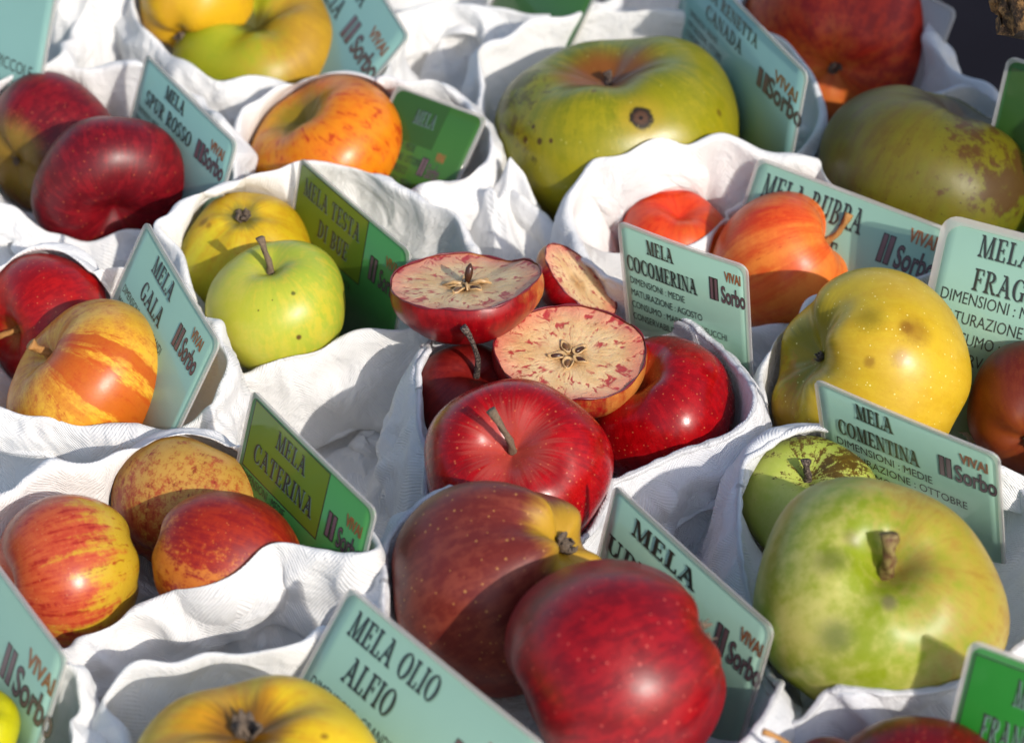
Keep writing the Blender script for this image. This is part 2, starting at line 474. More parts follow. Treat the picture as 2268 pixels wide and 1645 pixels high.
make_apple('J2', 'smooth pale green apple with upright stem by the TESTA DI BUE card', 615, 683, .0604, 155, (-.12, .80, .58), asp=.90, cav=(.30, .30, .2, .3), lobe=.012,
           skin=dict(g1=(200, 198, 82), g2=(208, 202, 104), b1=(176, 190, 76), b2=(206, 196, 78), bd=(.8, .4, .3), cov=-.1, soft=.5, len=(30, .09, (214, 216, 140), .35), rough=.27,
                     spots=[((.30, .20, .93), .032, (84, 88, 40), .5, .8), ((.36, -.42, .83), .038, (110, 70, 50), .5, .9), ((-.2, -.05, .97), .014, (110, 90, 40), .4, .8), ((.0, .1, .99), .012, (110, 90, 40), .4, .8)]),
           stem=(.62, (-.25, .9, .35), .05, STEM.m), group=GA)
make_apple('P1', 'orange apple with red flecks and a green hollow beside the small dark green card', 728, 338, .052, 185, (-.50, .66, .50), asp=.82, cav=(.36, .36, .2, .3), lobe=.02,
           skin=dict(g1=(224, 172, 48), g2=(226, 166, 46), b1=(228, 150, 36), b2=(222, 130, 34), bd=(.5, .3, .4), cov=.15, bk=.7, bs=.7, s1=(186, 62, 26), st=.58, so=.75, sf=7, sl=4.5, cavc=(140, 134, 44), cavw=.11, rough=.25), group=GA)
make_apple('Q1', 'plain yellow apple at the upper edge behind a lobed green apple', 432, 8, .078, 128, (.2, .7, -.4), asp=.88,
           skin=dict(g1=(214, 176, 44), g2=(205, 165, 50), rough=.3, spots=[((-.25, -.6, .75), .10, (120, 95, 30), .6, .6)]), group=GA)
make_apple('Q2', 'lobed green apple with a yellow flank and a dark hollow at the upper left', 578, 122, .054, 188, (-.08, .66, .70), spin=20, asp=.80, cav=(.40, .42, .2, .3), lobe=.05,
           skin=dict(g1=(164, 170, 46), g2=(176, 174, 50), b1=(196, 160, 55), b2=(186, 150, 55), bd=(.95, -.1, .1), cov=-.25, bk=.9, bs=.4, soft=.35, cavc=(90, 84, 46), cavw=.055, cavo=.9, rough=.33), group=GA)
make_apple('G1', 'large green apple with round corky scar and brown hollow by the CANADA card', 1372, 296, .064, 268, (-.20, .84, .46), spin=70, asp=.90, cav=(.46, .55, .2, .34), lobe=.03, slant=.05,
           skin=dict(g1=(160, 154, 26), g2=(174, 162, 34), b1=(118, 130, 26), b2=(160, 154, 34), bd=(-.3, .9, .2), cov=-.2, soft=.5, cavc=(150, 96, 44), cavw=.115, cavn=.03, cavo=.95, rough=.24, len=(11, .11, (205, 200, 120), .4),
                     russ=[((-.93, .22, .3), .93, (92, 78, 28), .7)],
                     spots=[((.15, .055, .98), .20, (186, 160, 60), .5, .55), ((.15, .055, .98), .105, (48, 40, 36), .22, .98), ((.15, .055, .98), .062, (110, 82, 62), .4, .9), ((.15, .055, .98), .018, (30, 22, 16), .4, .95),
                            ((-.28, .34, .9), .028, (110, 80, 30), .5, .6), ((-.78, -.1, .62), .03, (80, 50, 24), .4, .9), ((-.66, -.12, .74), .028, (84, 52, 24), .4, .9), ((-.56, -.12, .8), .02, (96, 60, 24), .4, .9), ((-.73, .0, .7), .02, (90, 64, 24), .4, .9), ((.78, .12, .6), .03, (110, 84, 30), .5, .7)]),
           stem=(.15, (-.2, .9, .2), .034, STEM_D.m), group=GA)
make_apple('H1', 'huge rust red apple in the shade behind the CANADA card', 1850, 80, .0624, 215, (.1, .5, -.8), ck=.6, asp=.93, lobe=.015,
           skin=dict(g1=(206, 128, 56), g2=(210, 134, 54), b1=(206, 66, 26), b2=(170, 46, 30), bd=(.4, .6, .2), cov=.2, bk=.6, bn=1.2, bs=1.0, bm=1.2, soft=.5, sf=4, rough=.42), group=GA)
make_apple('I1', 'dull green apple with brown russet patches in the shade at the right edge', 2052, 402, .064, 252, (.36, .86, .30), asp=.82, cav=(.2, .36, .2, .3), lobe=.02,
           skin=dict(g1=(128, 122, 30), g2=(112, 118, 32), b1=(120, 100, 40), b2=(128, 118, 36), bd=(-.9, .1, .3), cov=-.2, soft=.5, cavc=(70, 52, 34), cavw=.13, cavn=.16, cavo=.95,
                     russ=[((.50, .15, .82), .86, (100, 66, 34), .85)], len=(11, .11, (80, 56, 28), .55), rough=.36), group=GA)
make_apple('F1', 'small red orange apple half hidden behind the MELA COCOMERINA card', 1495, 538, .0463, 124, (.1, .6, .5), asp=.9,
           skin=dict(g1=(232, 140, 64), g2=(228, 122, 56), b1=(214, 66, 34), b2=(226, 92, 42), bd=(-.2, .9, .2), cov=-.12, bk=.6, bs=.7, soft=.4, sf=6, rough=.3), group=GA)
make_apple('F2', 'orange red streaked apple with a tan stem in front of the MELA RUBRA card', 1730, 588, .0508, 158, (.80, .42, .42), lumpy=.006, asp=.98, taper=.10, cav=(.28, .28, .12, .2),
           skin=dict(g1=(238, 152, 76), g2=(232, 136, 66), b1=(214, 78, 36), b2=(228, 110, 50), bd=(-.5, .6, .3), cov=-.2, bk=.4, bs=1.6, soft=.35, sf=8, sl=1.6, s1=(190, 44, 28), st=.63, so=.6, rough=.27),
           stem=(.62, (.35, .9, .2), .048, STEM_O.m), group=GA)
make_apple('E1', 'large yellow apple with pale dots and brown bruises beside the FRAG card', 1928, 836, .063, 236, (.82, -.32, -.34), spin=30, ck=.4, asp=.90, cav=(.3, .34, .36, .40), taper=-.02, lobe=.028,
           skin=dict(g1=(214, 190, 50), g2=(204, 182, 48), b1=(212, 182, 66), b2=(206, 174, 54), bd=(.5, -.2, .6), cov=-.05, soft=.6, len=(16, .135, (238, 230, 160), .75), rough=.26, eyec=(140, 134, 44), eyew=.14,
                     russ=[((-.9, -.35, .1), .82, (186, 130, 60), .5)],
                     spots=[((.30, .42, .85), .13, (150, 110, 32), .7, .6), ((.22, .45, .86), .06, (140, 96, 30), .6, .6), ((.16, .18, .95), .08, (156, 112, 36), .7, .55), ((-.12, .14, .95), .05, (150, 110, 40), .6, .6), ((-.1, .52, .8), .12, (130, 120, 36), .8, .6)]), group=GA)
make_apple('E2', 'brown red apple in deep shade at the right edge below the FRAG card', 2292, 905, .0513, 152, (.2, .5, -.7), asp=.94,
           skin=dict(g1=(150, 84, 34), g2=(140, 70, 36), b1=(120, 46, 26), b2=(132, 64, 34), bd=(.5, .6, .2), cov=.1, bk=.8, soft=.5, len=(14, .1, (190, 130, 70), .4), rough=.36), group=GA)
RED = dict(g1=(206, 150, 80), g2=(200, 120, 70), b1=(150, 10, 24), b2=(176, 16, 28), bk=.4, cov=.75, bs=.9, sf=9, len=(13.5, .15, (232, 150, 104), .42), rough=.22)
make_apple('A1', 'red apple with a long dark stem shaded by the cut apple halves', 1042, 893, .050, 128, (.15, .66, .70), asp=.95, cav=(.30, .32, .2, .3),
           skin=dict(RED, b1=(128, 30, 26), b2=(146, 44, 34), cov=.6, g1=(160, 90, 50), bd=(0, -.3, .5), bs=.7, len=(17, .1, (200, 120, 90), .4), rough=.38), stem=(1.35, (-.42, .62, .66), .05, STEM_D.m), group=GA)
make_apple('A2', 'shiny red apple with grey stem in a pale streaked hollow, below the cut halves', 1145, 1040, .0700, 207, (-.10, .42, .88), spin=20, asp=.84, cav=(.40, .38, .2, .3), lobe=.035, taper=.04,
           skin=dict(RED, b1=(158, 10, 20), b2=(186, 20, 26), g1=(200, 100, 80), g2=(190, 80, 66), bd=(.2, -.1, .4), cov=.62, bk=.3, bs=1.25, sf=11, sl=2.2, cavc=(196, 100, 88), cavw=.13, cavn=.30, cavo=.7, rough=.17),
           stem=(.78, (-.45, .80, .35), .042, STEM.m), group=GA)
make_apple('A3', 'glossy red apple with small pale dots below the MELA COCOMERINA card', 1466, 915, .052, 172, (-.45, .66, .52), asp=.86, cav=(.36, .36, .2, .3), lobe=.02,
           skin=dict(RED, b1=(156, 8, 22), b2=(180, 14, 26), bd=(.5, -.2, .4), cov=.8, bk=.3, bs=.6, sf=7, cavc=(176, 92, 50), cavw=.10, cavn=.12, rough=.16), group=GA)
make_apple('B1', 'brownish red apple with a yellow eye end, behind the big crimson apple', 1106, 1292, .070, 238, (-.74, -.46, -.42), spin=10, asp=.96, cav=(.3, .3, .24, .32), lobe=.05, taper=.08,
           skin=dict(g1=(160, 132, 60), g2=(150, 104, 58), b1=(132, 58, 48), b2=(152, 80, 62), bd=(-.4, -.15, .6), cov=.38, bk=.55, bs=.7, bn=.9, soft=.4, sf=6, len=(12, .16, (204, 156, 98), .65), rough=.34, eyec=(200, 164, 60), eyew=.155, eyeo=.95), group=GA)
make_apple('B2', 'biggest deep crimson apple with pale dots in the foreground', 1362, 1486, .0878, 262, (-.90, -.40, .02), spin=0, lumpy=.008, asp=.93, cav=(.36, .34, .2, .3), lobe=.02,
           skin=dict(RED_DARK, g1=(170, 60, 50), g2=(160, 50, 46), b1=(134, 16, 32), b2=(164, 24, 36), bd=(.2, -.2, .4), cov=.9, bk=.2, bs=.6, sf=7, len=(11, .15, (214, 110, 100), .65), rough=.27), group=GA)
make_apple('C1', 'pale green apple streaked brown round its stem, behind the larger green one', 1795, 1115, .0491, 152, (-.15, .64, .76), asp=.88, cav=(.34, .36, .2, .3), lobe=.02,
           skin=dict(g1=(186, 196, 100), g2=(200, 204, 122), b1=(128, 106, 44), b2=(108, 88, 36), bd=(.3, .8, .3), cov=-.47, bk=.55, bs=1.5, bm=1.3, bf=.8, sf=6, sl=2.5, soft=.12, rough=.32),
           stem=(.42, (-.02, .95, .2), .06, STEM_D.m), group=GA)
make_apple('C2', 'large pale green apple with grey smudges and thick stem, front of the COMENTINA card', 1940, 1338, .0791, 274, (.02, .46, .88), spin=15, asp=.92, cav=(.36, .26, .2, .3), lobe=.025, w2=.04, w3=.03, slant=.06,
           skin=dict(g1=(150, 162, 44), g2=(192, 188, 116), b1=(186, 168, 76), b2=(176, 150, 66), bd=(.85, .35, .1), cov=-.34, bk=.75, bs=.6, bm=.9, soft=.35, rough=.30,
                     spots=[((-.42, -.18, .87), .13, (128, 132, 84), .8, .75), ((.0, .1, .99), .07, (130, 122, 92), .6, .75), ((-.45, .42, .78), .11, (112, 116, 60), .8, .65), ((-.3, .62, .7), .06, (140, 130, 80), .7, .6), ((.3, .48, .8), .13, (120, 112, 70), .9, .5)]),
           stem=(.52, (.02, .98, .2), .062, STEM_G.m), group=GA)
make_apple('D1', 'very dark red apple cut off by the lower edge beside the green FRA card', 2022, 1784, .060, 205, (.1, .5, -.8), asp=.86,
           skin=dict(RED_DARK, b1=(120, 20, 26), b2=(146, 30, 30), cov=.9, bk=.2, rough=.25), group=GA)
make_apple('D2', 'dark apple below the edge of which only the curved stem shows', 1822, 1740, .066, 110, (-.5, .75, .3), asp=.9, skin=dict(RED_DARK), stem=(1.3, (-.92, .35, .1), .06, STEM_O.m), group=GA)
make_apple('L1', 'orange red streaked apple with yellow green right side, left of the CATERINA trio', 152, 1264, .056, 172, (-.90, -.22, .40), asp=.97, lobe=.015,
           skin=dict(g1=(206, 176, 66), g2=(200, 172, 58), b1=(204, 112, 72), b2=(190, 84, 60), bd=(-.85, .15, .3), cov=.12, bk=.55, bs=1.5, bm=.7, soft=.22, sf=8, sl=2.0, s1=(158, 34, 32), st=.59, so=.55, sn=.6, len=(13, .14, (226, 170, 120), .4), rough=.21), group=GA)
make_apple('L2', 'tan speckled apple at the back of the MELA CATERINA trio', 420, 1128, .0474, 177, (.35, .75, -.35), asp=.88, lobe=.012,
           skin=dict(g1=(206, 166, 92), g2=(198, 164, 82), b1=(190, 106, 66), b2=(176, 84, 58), bd=(-.2, -.6, .3), cov=-.06, bk=.4, bs=1.0, bm=1.7, bf=1.0, soft=.3, sf=7, s1=(146, 62, 38), st=.64, so=.7, sn=.8, rough=.30), group=GA)
make_apple('L3', 'mottled red and orange oblong apple, right front of the MELA CATERINA trio', 500, 1242, .0636, 150, (-.93, .26, -.1), asp=1.12, taper=.05, cav=(.3, .3, .2, .3),
           skin=dict(g1=(204, 134, 58), g2=(196, 122, 56), b1=(172, 62, 34), b2=(150, 40, 34), bd=(.3, .7, .3), cov=.0, bk=.45, bs=1.4, bm=1.2, bf=.8, soft=.2, sf=8, len=(12, .15, (214, 140, 84), .45), rough=.27), group=GA)
make_apple('M1', 'bright yellow green apple cut off at the lower left edge', -52, 1612, .062, 96, (.3, .6, .5), asp=.95, skin=dict(g1=(200, 196, 30), g2=(190, 186, 30), rough=.3), group=GA)
make_apple('N1', 'large golden yellow ribbed apple with a brown eye at the bottom edge', 562, 1752, .072, 288, (.03, -.85, -.52), asp=.80, ck=1.0, cav=(.3, .3, .26, .40), lobe=.024, taper=-.02,
           skin=dict(g1=(224, 198, 48), g2=(222, 192, 48), b1=(214, 160, 46), b2=(206, 160, 44), bd=(-.3, .7, .3), cov=-.35, bs=.9, soft=.3, rough=.32, eyec=(140, 100, 40), eyew=.09,
                     spots=[((.62, .52, .5), .03, (120, 70, 24), .5, .7), ((-.14, .42, .88), .07, (160, 92, 34), .6, .7)]), group=GA)
make_apple('R1', 'golden yellow apple just showing at the upper left edge', -42, 115, .034, 60, (.2, .7, .3), asp=.9, skin=dict(g1=(220, 170, 30), g2=(210, 160, 30)), group=GA)
make_apple('S1', 'yellow brown apple showing at the upper edge left of a green one', 930, -60, .036, 70, (.1, .7, .3), asp=.95, skin=dict(g1=(170, 150, 60), g2=(150, 120, 50)), group=GA)
make_apple('S2', 'lime green apple showing at the upper edge above the white bag rim', 1180, -73, .042, 105, (.2, .7, -.3), asp=.95, skin=dict(g1=(170, 180, 40), g2=(160, 172, 40)), group=GA)
make_apple('S3', 'dark red apple just showing at the upper edge beside the CANADA card', 1400, -70, .040, 92, (.2, .7, -.3), asp=.95, skin=dict(RED_DARK), group=GA)

# ------------------------------------------------------------------ the cut apple halves
def flesh_mat():
    m = NT('browning_apple_flesh')
    uv = m.sep(m.tc('UV')); x = m.math('SUBTRACT', uv[0], .5); y = m.math('SUBTRACT', uv[1], .5)
    p = m.comb(x, y, 0)
    r = m.math('MULTIPLY', m.vm('LENGTH', p), 2)
    az = m.vm('NORMALIZE', p); a = m.sep(az)
    wob = m.noise(p, 7, 4)
    sv = m.comb(m.math('MULTIPLY', a[0], 5), m.math('MULTIPLY', a[1], 5), m.math('MULTIPLY', r, 5.0))
    st = m.noise(sv, 1.0, 3, .6, 1.0)
    sv2 = m.comb(m.math('MULTIPLY', a[0], 13), m.math('MULTIPLY', a[1], 13), m.math('MULTIPLY_ADD', r, 6.5, 9.))
    st2 = m.noise(sv2, 1.0, 3, .6, .4)
    big = m.noise(p, 3.5, 3)
    fine = m.noise(p, 60, 4, .65)
    c = m.mix(m.smooth(m.math('MULTIPLY_ADD', m.math('SUBTRACT', fine, .5), .5, big), .35, .68), (.77, .54, .28, 1), (.66, .40, .17, 1))
    rr = m.math('MULTIPLY_ADD', m.math('SUBTRACT', wob, .5), .35, r)
    c = m.mix(m.smooth(rr, .62, 1.02, 0, .68), c, (.66, .15, .12, 1))                 # pink under the skin
    c = m.mix(m.math('MULTIPLY', m.smooth(rr, .14, .34, 1, 0), .65), c, (.40, .18, .05, 1))   # browner round the core
    k = m.math('MULTIPLY', m.smooth(st, .54, .64), m.smooth(rr, .30, .50))
    c = m.mix(m.math('MULTIPLY', k, .92), c, (.42, .02, .03, 1))
    k2 = m.math('MULTIPLY', m.smooth(st2, .63, .69), m.smooth(rr, .42, .7))
    c = m.mix(m.math('MULTIPLY', k2, .85), c, (.26, .07, .02, 1))
    h = m.math('ADD', m.math('MULTIPLY', fine, .5), m.math('MULTIPLY', st, -1.2))
    h = m.math('ADD', h, m.math('MULTIPLY', big, 1.5))
    m.set(Base_Color=c, Roughness=.36, Normal=m.bump(h, .5, .0012), Specular_IOR_Level=.4, Subsurface_Weight=.12, Subsurface_Scale=.003)
    return m.m
FLESH = flesh_mat()
SEEDM = flat_mat('brown_apple_seed', (.055, .018, .008, 1), .28)
_m = NT('papery_core'); _k = _m.noise(_m.tc('Object'), 700, 4)
_m.set(Base_Color=_m.mix(_k, (.66, .46, .22, 1), (.32, .15, .05, 1)), Roughness=.32)
COREM = _m.m
COREIN = flat_mat('core_pocket_brown', (.16, .075, .03, 1), .25)
LIP = flat_mat('curled_dark_skin_edge', (.15, .012, .02, 1), .35)

def make_half(key, label, u, v, z, rpx, axis, spin, deep, warp, skin, open_core=True):
    """half apple, cut face up along the axis"""
    rng = random.Random(hash_key(key))
    c = P3(u, v, z); d = np.dot(c - CC, CF); R = rpx * d / FPX
    q = rot_to(camdir(axis), math.radians(spin))
    na = 120
    ph = np.arange(na) * 2 * math.pi / na
    rim_r = 1 + .02 * np.cos(2 * ph + 1) + .012 * np.cos(5 * ph) + .005 * np.sin(9 * ph + 2) + .002 * np.sin(23 * ph + key.__len__())
    rim_z = warp(ph) + .008 * np.sin(7 * ph + 1) + .005 * np.sin(13 * ph) + .002 * np.sin(29 * ph + 2)
    V, F, uv = [], [], []
    nr = 34
    for i in range(nr):
        t = i / (nr - 1)
        s = t * math.pi / 2 * .985
        prof = math.cos(s) ** .85
        hh = -math.sin(s) * deep
        if t > .7: hh += .18 * math.exp(-(prof / .3) ** 1.6)
        for j in range(na):
            bul = 1 + .05 * math.sin(min(1, t * 2.2) * math.pi)
            rr = prof * (rim_r[j] * (1 - t) + t) * bul * (1 + .02 * math.cos(5 * ph[j]) * t)
            V.append((rr * math.cos(ph[j]) * R, rr * math.sin(ph[j]) * R, (hh + rim_z[j] * (1 - t) ** 2) * R))
            uv.append((j / na, .5 + t * .5))
    for i in range(nr - 1):
        for j in range(na):
            F.append((i * na + j, (i + 1) * na + j, (i + 1) * na + (j + 1) % na, i * na + (j + 1) % na))
    F.append(tuple((nr - 1) * na + j for j in range(na)))
    root = mesh_obj('apple_half', V, F, skin_mat('cut_apple_skin', R, q, dict(skin, seed=rng.uniform(0, 9))), uv=uv)
    root.location = c; root.rotation_mode = 'QUATERNION'; root.rotation_quaternion = q
    tag(root, label, 'apple half', 'cut apple halves on top of the centre bag')
    # the cut face, slightly sunken
    V, F, uv = [], [], []
    nf = 26
    for i in range(nf):
        f = 1 - i / nf
        for j in range(na):
            sink = -.055 * (1 - f ** 3) + .012 * math.sin(9 * f + 3 * math.cos(ph[j] * 2)) * (1 - f)
            core = -.05 * math.exp(-(f / .12) ** 2) if open_core else 0
            zz = rim_z[j] * f ** 2.2 + sink + core - .012
            rr = rim_r[j] * f * .985
            V.append((rr * math.cos(ph[j]) * R, rr * math.sin(ph[j]) * R, zz * R))
            uv.append((.5 + .5 * f * math.cos(ph[j]), .5 + .5 * f * math.sin(ph[j])))
    for i in range(nf - 1):
        for j in range(na):
            F.append((i * na + j, i * na + (j + 1) % na, (i + 1) * na + (j + 1) % na, (i + 1) * na + j))
    V.append((0, 0, (-.055 - .05 - .012) * R)); uv.append((.5, .5))
    for j in range(na): F.append(((nf - 1) * na + j, (nf - 1) * na + (j + 1) % na, len(V) - 1))
    mesh_obj('cut_face', V, F, FLESH, root, uv=uv)
    # dark dried edge of skin standing just above the flesh
    pts = [(rim_r[j] * math.cos(ph[j]) * R * 1.0, rim_r[j] * math.sin(ph[j]) * R * 1.0, (rim_z[j] + .004) * R) for j in range(na)]
    V, F = [], []
    m_ = 6
    for j in range(na):
        out = np.array([math.cos(ph[j]), math.sin(ph[j]), 0]); up = np.array([0, 0, 1.])
        w = R * (.013 + .007 * math.sin(11 * ph[j] + 1) + .005 * math.sin(17 * ph[j]))
        for k in range(m_):
            an = 2 * math.pi * k / m_
            V.append(np.array(pts[j]) + out * math.cos(an) * w * .8 + up * math.sin(an) * w)
    for j in range(na):
        for k in range(m_):
            j2 = (j + 1) % na
            F.append((j * m_ + k, j2 * m_ + k, j2 * m_ + (k + 1) % m_, j * m_ + (k + 1) % m_))
    mesh_obj('skin_edge', V, F, LIP, root)
    if open_core:
        zc = -.075
        for s in range(5):
            an = s * 2 * math.pi / 5 + .35 + rng.uniform(-.08, .08)
            ln = .25 * rng.uniform(.85, 1.12); wd = .072 * rng.uniform(.85, 1.15)
            di = np.array([math.cos(an), math.sin(an), 0]); si = np.array([-math.sin(an), math.cos(an), 0])
            # papery pocket: almond dish with a raised lip
            V, F = [], []
            n = 20
            for ring, (sc, hz) in enumerate(((1.0, .012), (1.06, .034), (.86, .036), (.66, .012), (.30, -.004))):
                for kk in range(n):
                    b = 2 * math.pi * kk / n
                    w_ = math.sin(b) * wd * (1 - .25 * math.cos(b))
                    p = di * (.055 + ln * .5 + math.cos(b) * ln * .5 * sc) + si * w_ * sc
                    V.append((p + np.array([0, 0, zc + hz + .012 * math.sin(3 * b + s)])) * R)
            for r_ in range(4):
                for kk in range(n):
                    F.append((r_ * n + kk, r_ * n + (kk + 1) % n, (r_ + 1) * n + (kk + 1) % n, (r_ + 1) * n + kk))
            F.append(tuple(4 * n + kk for kk in range(n)))
            pk = mesh_obj('seed_pocket', V, F, COREM, root)
            V, F = [], []
            full = rng.random() < .75
            sw, sh = (.52, .030) if full else (.6, .012)
            for a_ in range(9):
                tt = a_ / 8 * math.pi
                for kk in range(10):
                    b = 2 * math.pi * kk / 10
                    p = di * (.055 + ln * .5 - math.cos(tt) * ln * .34) + si * math.sin(tt) * math.cos(b) * wd * sw
                    V.append((p + np.array([0, 0, zc + .016 + math.sin(tt) * math.sin(b) * sh])) * R)
            for a_ in range(8):
                for kk in range(10):
                    F.append((a_ * 10 + kk, a_ * 10 + (kk + 1) % 10, (a_ + 1) * 10 + (kk + 1) % 10, (a_ + 1) * 10 + kk))
            mesh_obj('seed', V, F, SEEDM if s % 2 == 0 else COREIN, root)
    APPLES.append((np.array(c) - np.array(camdir(axis)) * R * .35, q, R * .95, deep * .75))
    return root

HS = dict(RED, b1=(140, 10, 26), b2=(164, 18, 32), g1=(206, 150, 84), g2=(204, 130, 70), cov=.22, bk=.75, bs=.8, soft=.3, rough=.24, len=(14, .07, (230, 170, 120), .5))
make_half('H_f', 'apple half with its round cut face and seed star turned to the viewer', 1263, 778, .0790, 166, (.03, .76, .65), 20, .82, lambda p: .02 * np.cos(2 * p), dict(HS, bd=(-.8, .1, .2), cov=.30))
hl = make_half('H_l', 'apple half with warped flat cut face and upright seed, upper left of the pile', 1030, 622, .094, 166, (-.09, .92, .38), 0, .80,
          lambda p: .10 * np.exp(-((np.cos(p) - 1) / .35) ** 2) + .06 * np.cos(p - 2.4) - .10 * np.exp(-((p - 1.0) / .35) ** 2), dict(HS, bd=(-.5, -.2, .4), cov=.35))
make_half('H_b', 'narrow apple piece seen nearly edge on behind the round cut face', 1286, 622, .074, 104, (.70, .52, .42), 0, .85, lambda p: .10 * np.cos(p + .5), dict(HS, bd=(-.2, -.6, .2), cov=.0, g1=(214, 140, 60)), open_core=False)
# one loose seed and torn core fibres standing up from the left half
_R = hl.data.vertices[0].co.length
for nm, pts, rd, mt in (('seed', [(0.02, .02, -.06), (.05, .03, .07), (.075, .03, .16), (.09, .035, .22)], (.03, .055, .05, .012), SEEDM),
                        ('core_fibre', [(-.30, .05, -.05), (-.15, .02, -.01), (0, 0, -.05)], (.012, .03, .02), COREM), ('core_fibre', [(.04, .0, -.05), (.2, -.03, .0), (.34, -.02, -.05)], (.02, .035, .012), COREM),
                        ('core_fibre', [(.0, -.02, -.05), (.02, -.10, .0), (.03, -.2, -.06)], (.02, .02, .012), COREM)):
    V, F = tube([np.array(p) * _R for p in pts], [r * _R for r in rd], 8)
    mesh_obj(nm, V, F, mt, hl)

# ------------------------------------------------------------------ lettering
def _rect(x0, y0, x1, y1): return [(x0, y0), (x1, y0), (x1, y1), (x0, y1)]
def _bar(x0, y0, x1, y1, w):
    return [(x0 - w / 2, y0), (x0 + w / 2, y0), (x1 + w / 2, y1), (x1 - w / 2, y1)]
def _serif(x, y, w, up):          # wedge foot (up=1) or head (up=-1)
    h = .055 * up
    return [(x - w / 2, y), (x + w / 2, y), (x + w / 2, y + h), (x + w / 4, y + h * 2.0), (x - w / 4, y + h * 2.0), (x - w / 2, y + h)]
def _arc(cx, cy, rx, ry, a0, a1, tx, ty, n=18):
    """stroke thick at the sides (tx) and thin at top and bottom (ty), as quads"""
    P = []
    for i in range(n):
        q = []
        for a, s in ((a0 + (a1 - a0) * i / n, 0), (a0 + (a1 - a0) * i / n, 1), (a0 + (a1 - a0) * (i + 1) / n, 1), (a0 + (a1 - a0) * (i + 1) / n, 0)):
            a = math.radians(a)
            q.append((cx + (rx - s * tx) * math.cos(a), cy + (ry - s * ty) * math.sin(a)))
        P.append(q)
    return P
TK, TN = .155, .06
def _stem(x, w=TK, top=True, bot=True, y0=0, y1=1):
    P = [_rect(x - w / 2, y0, x + w / 2, y1)]
    if bot: P.append(_serif(x, y0, w + .17, 1))
    if top: P.append(_serif(x, y1, w + .17, -1))
    return P
GLY = {
 'A': (.86, [_bar(.12, 0, .44, 1.0, TN), _bar(.72, 0, .42, 1.0, TK), _rect(.2, .30, .62, .37), _serif(.12, 0, .24, 1), _serif(.72, 0, .34, 1), [(.26, .93), (.5, .93), (.5, 1.0), (.22, 1.0)], [(.30, .44), (.36, .30), (.42, .44), (.36, .52)]]),
 'B': (.74, _stem(.2) + _arc(.3, .74, .34, .26, -90, 90, .16, .06) + _arc(.3, .27, .40, .27, -90, 90, .17, .06)),
 'C': (.76, _arc(.42, .5, .40, .51, 48, 312, .18, .06) + [_rect(.64, .66, .70, .95), _rect(.64, .10, .69, .30)]),
 'D': (.84, _stem(.2) + _arc(.28, .5, .50, .5, -90, 90, .18, .065)),
 'E': (.70, _stem(.2) + [_rect(.2, 0, .62, .065), _rect(.2, .935, .60, 1), _rect(.2, .47, .48, .535), _rect(.57, 0, .63, .25), _rect(.55, .76, .61, 1), _rect(.44, .38, .49, .62)]),
 'F': (.66, _stem(.2) + [_rect(.2, .935, .60, 1), _rect(.2, .47, .48, .535), _rect(.55, .74, .61, 1), _rect(.44, .38, .49, .62)]),
 'G': (.82, _arc(.42, .5, .40, .51, 48, 318, .18, .06) + [_rect(.64, .66, .70, .95), _rect(.58, .05, .74, .42), _rect(.50, .38, .80, .44)]),
 'I': (.40, _stem(.2)),
 'L': (.66, _stem(.2) + [_rect(.2, 0, .60, .065), _rect(.54, 0, .60, .28)]),
 'M': (1.0, [_bar(.14, 0, .17, 1, TN), _bar(.50, .0, .20, 1.0, TK * .95), _bar(.50, .0, .78, 1.0, TN), _bar(.84, 0, .82, 1, TK), _serif(.14, 0, .24, 1), _serif(.84, 0, .34, 1), _rect(.06, .94, .28, 1), _rect(.72, .94, .95, 1)]),
 'N': (.86, [_bar(.14, 0, .14, 1, TN), _bar(.70, 0, .18, 1, TK), _bar(.72, 0, .72, 1, TN), _serif(.14, 0, .24, 1), _rect(.04, .94, .24, 1), _rect(.60, .94, .84, 1)]),
 'O': (.86, _arc(.43, .5, .41, .51, 0, 360, .18, .06, 36)),
 'P': (.70, _stem(.2) + _arc(.3, .72, .36, .28, -90, 90, .17, .06)),
 'R': (.80, _stem(.2) + _arc(.3, .74, .36, .26, -90, 90, .17, .06) + [_bar(.66, 0, .36, .50, TK * .9), _serif(.68, 0, .24, 1)]),
 'S': (.66, _arc(.33, .74, .28, .27, 40, 270, .15, .06) + _arc(.33, .26, .29, .27, -140, 90, .16, .06) + [_rect(.50, .72, .56, .94), _rect(.07, .06, .13, .30)]),
 'T': (.74, _stem(.37, top=False) + [_rect(.05, .935, .69, 1), _rect(.05, .72, .11, 1), _rect(.63, .72, .69, 1)]),
 'U': (.82, [_rect(.11, .28, .11 + TK, 1), _rect(.62, .28, .62 + TN, 1), _serif(.2, 1, .34, -1), _serif(.65, 1, .26, -1)] + _arc(.40, .30, .29, .31, 180, 360, .17, .06)),
}
def engraved(text, cx, cy, size, W_, squash=.86):
    """list of polygons (card mm, x right, y down) for display capitals centred on cx, cy"""
    gap, sp = .06, .45
    wd = sum((GLY[c][0] + gap) if c != ' ' else sp for c in text) - gap
    s = size * squash
    x = cx - wd * s / 2
    out = []
    for c in text:
        if c == ' ': x += sp * s; continue
        w, polys = GLY[c]
        for p in polys: out.append([(x + px * s, cy + size / 2 - py * size) for px, py in p])
        x += (w + gap) * s
    return out

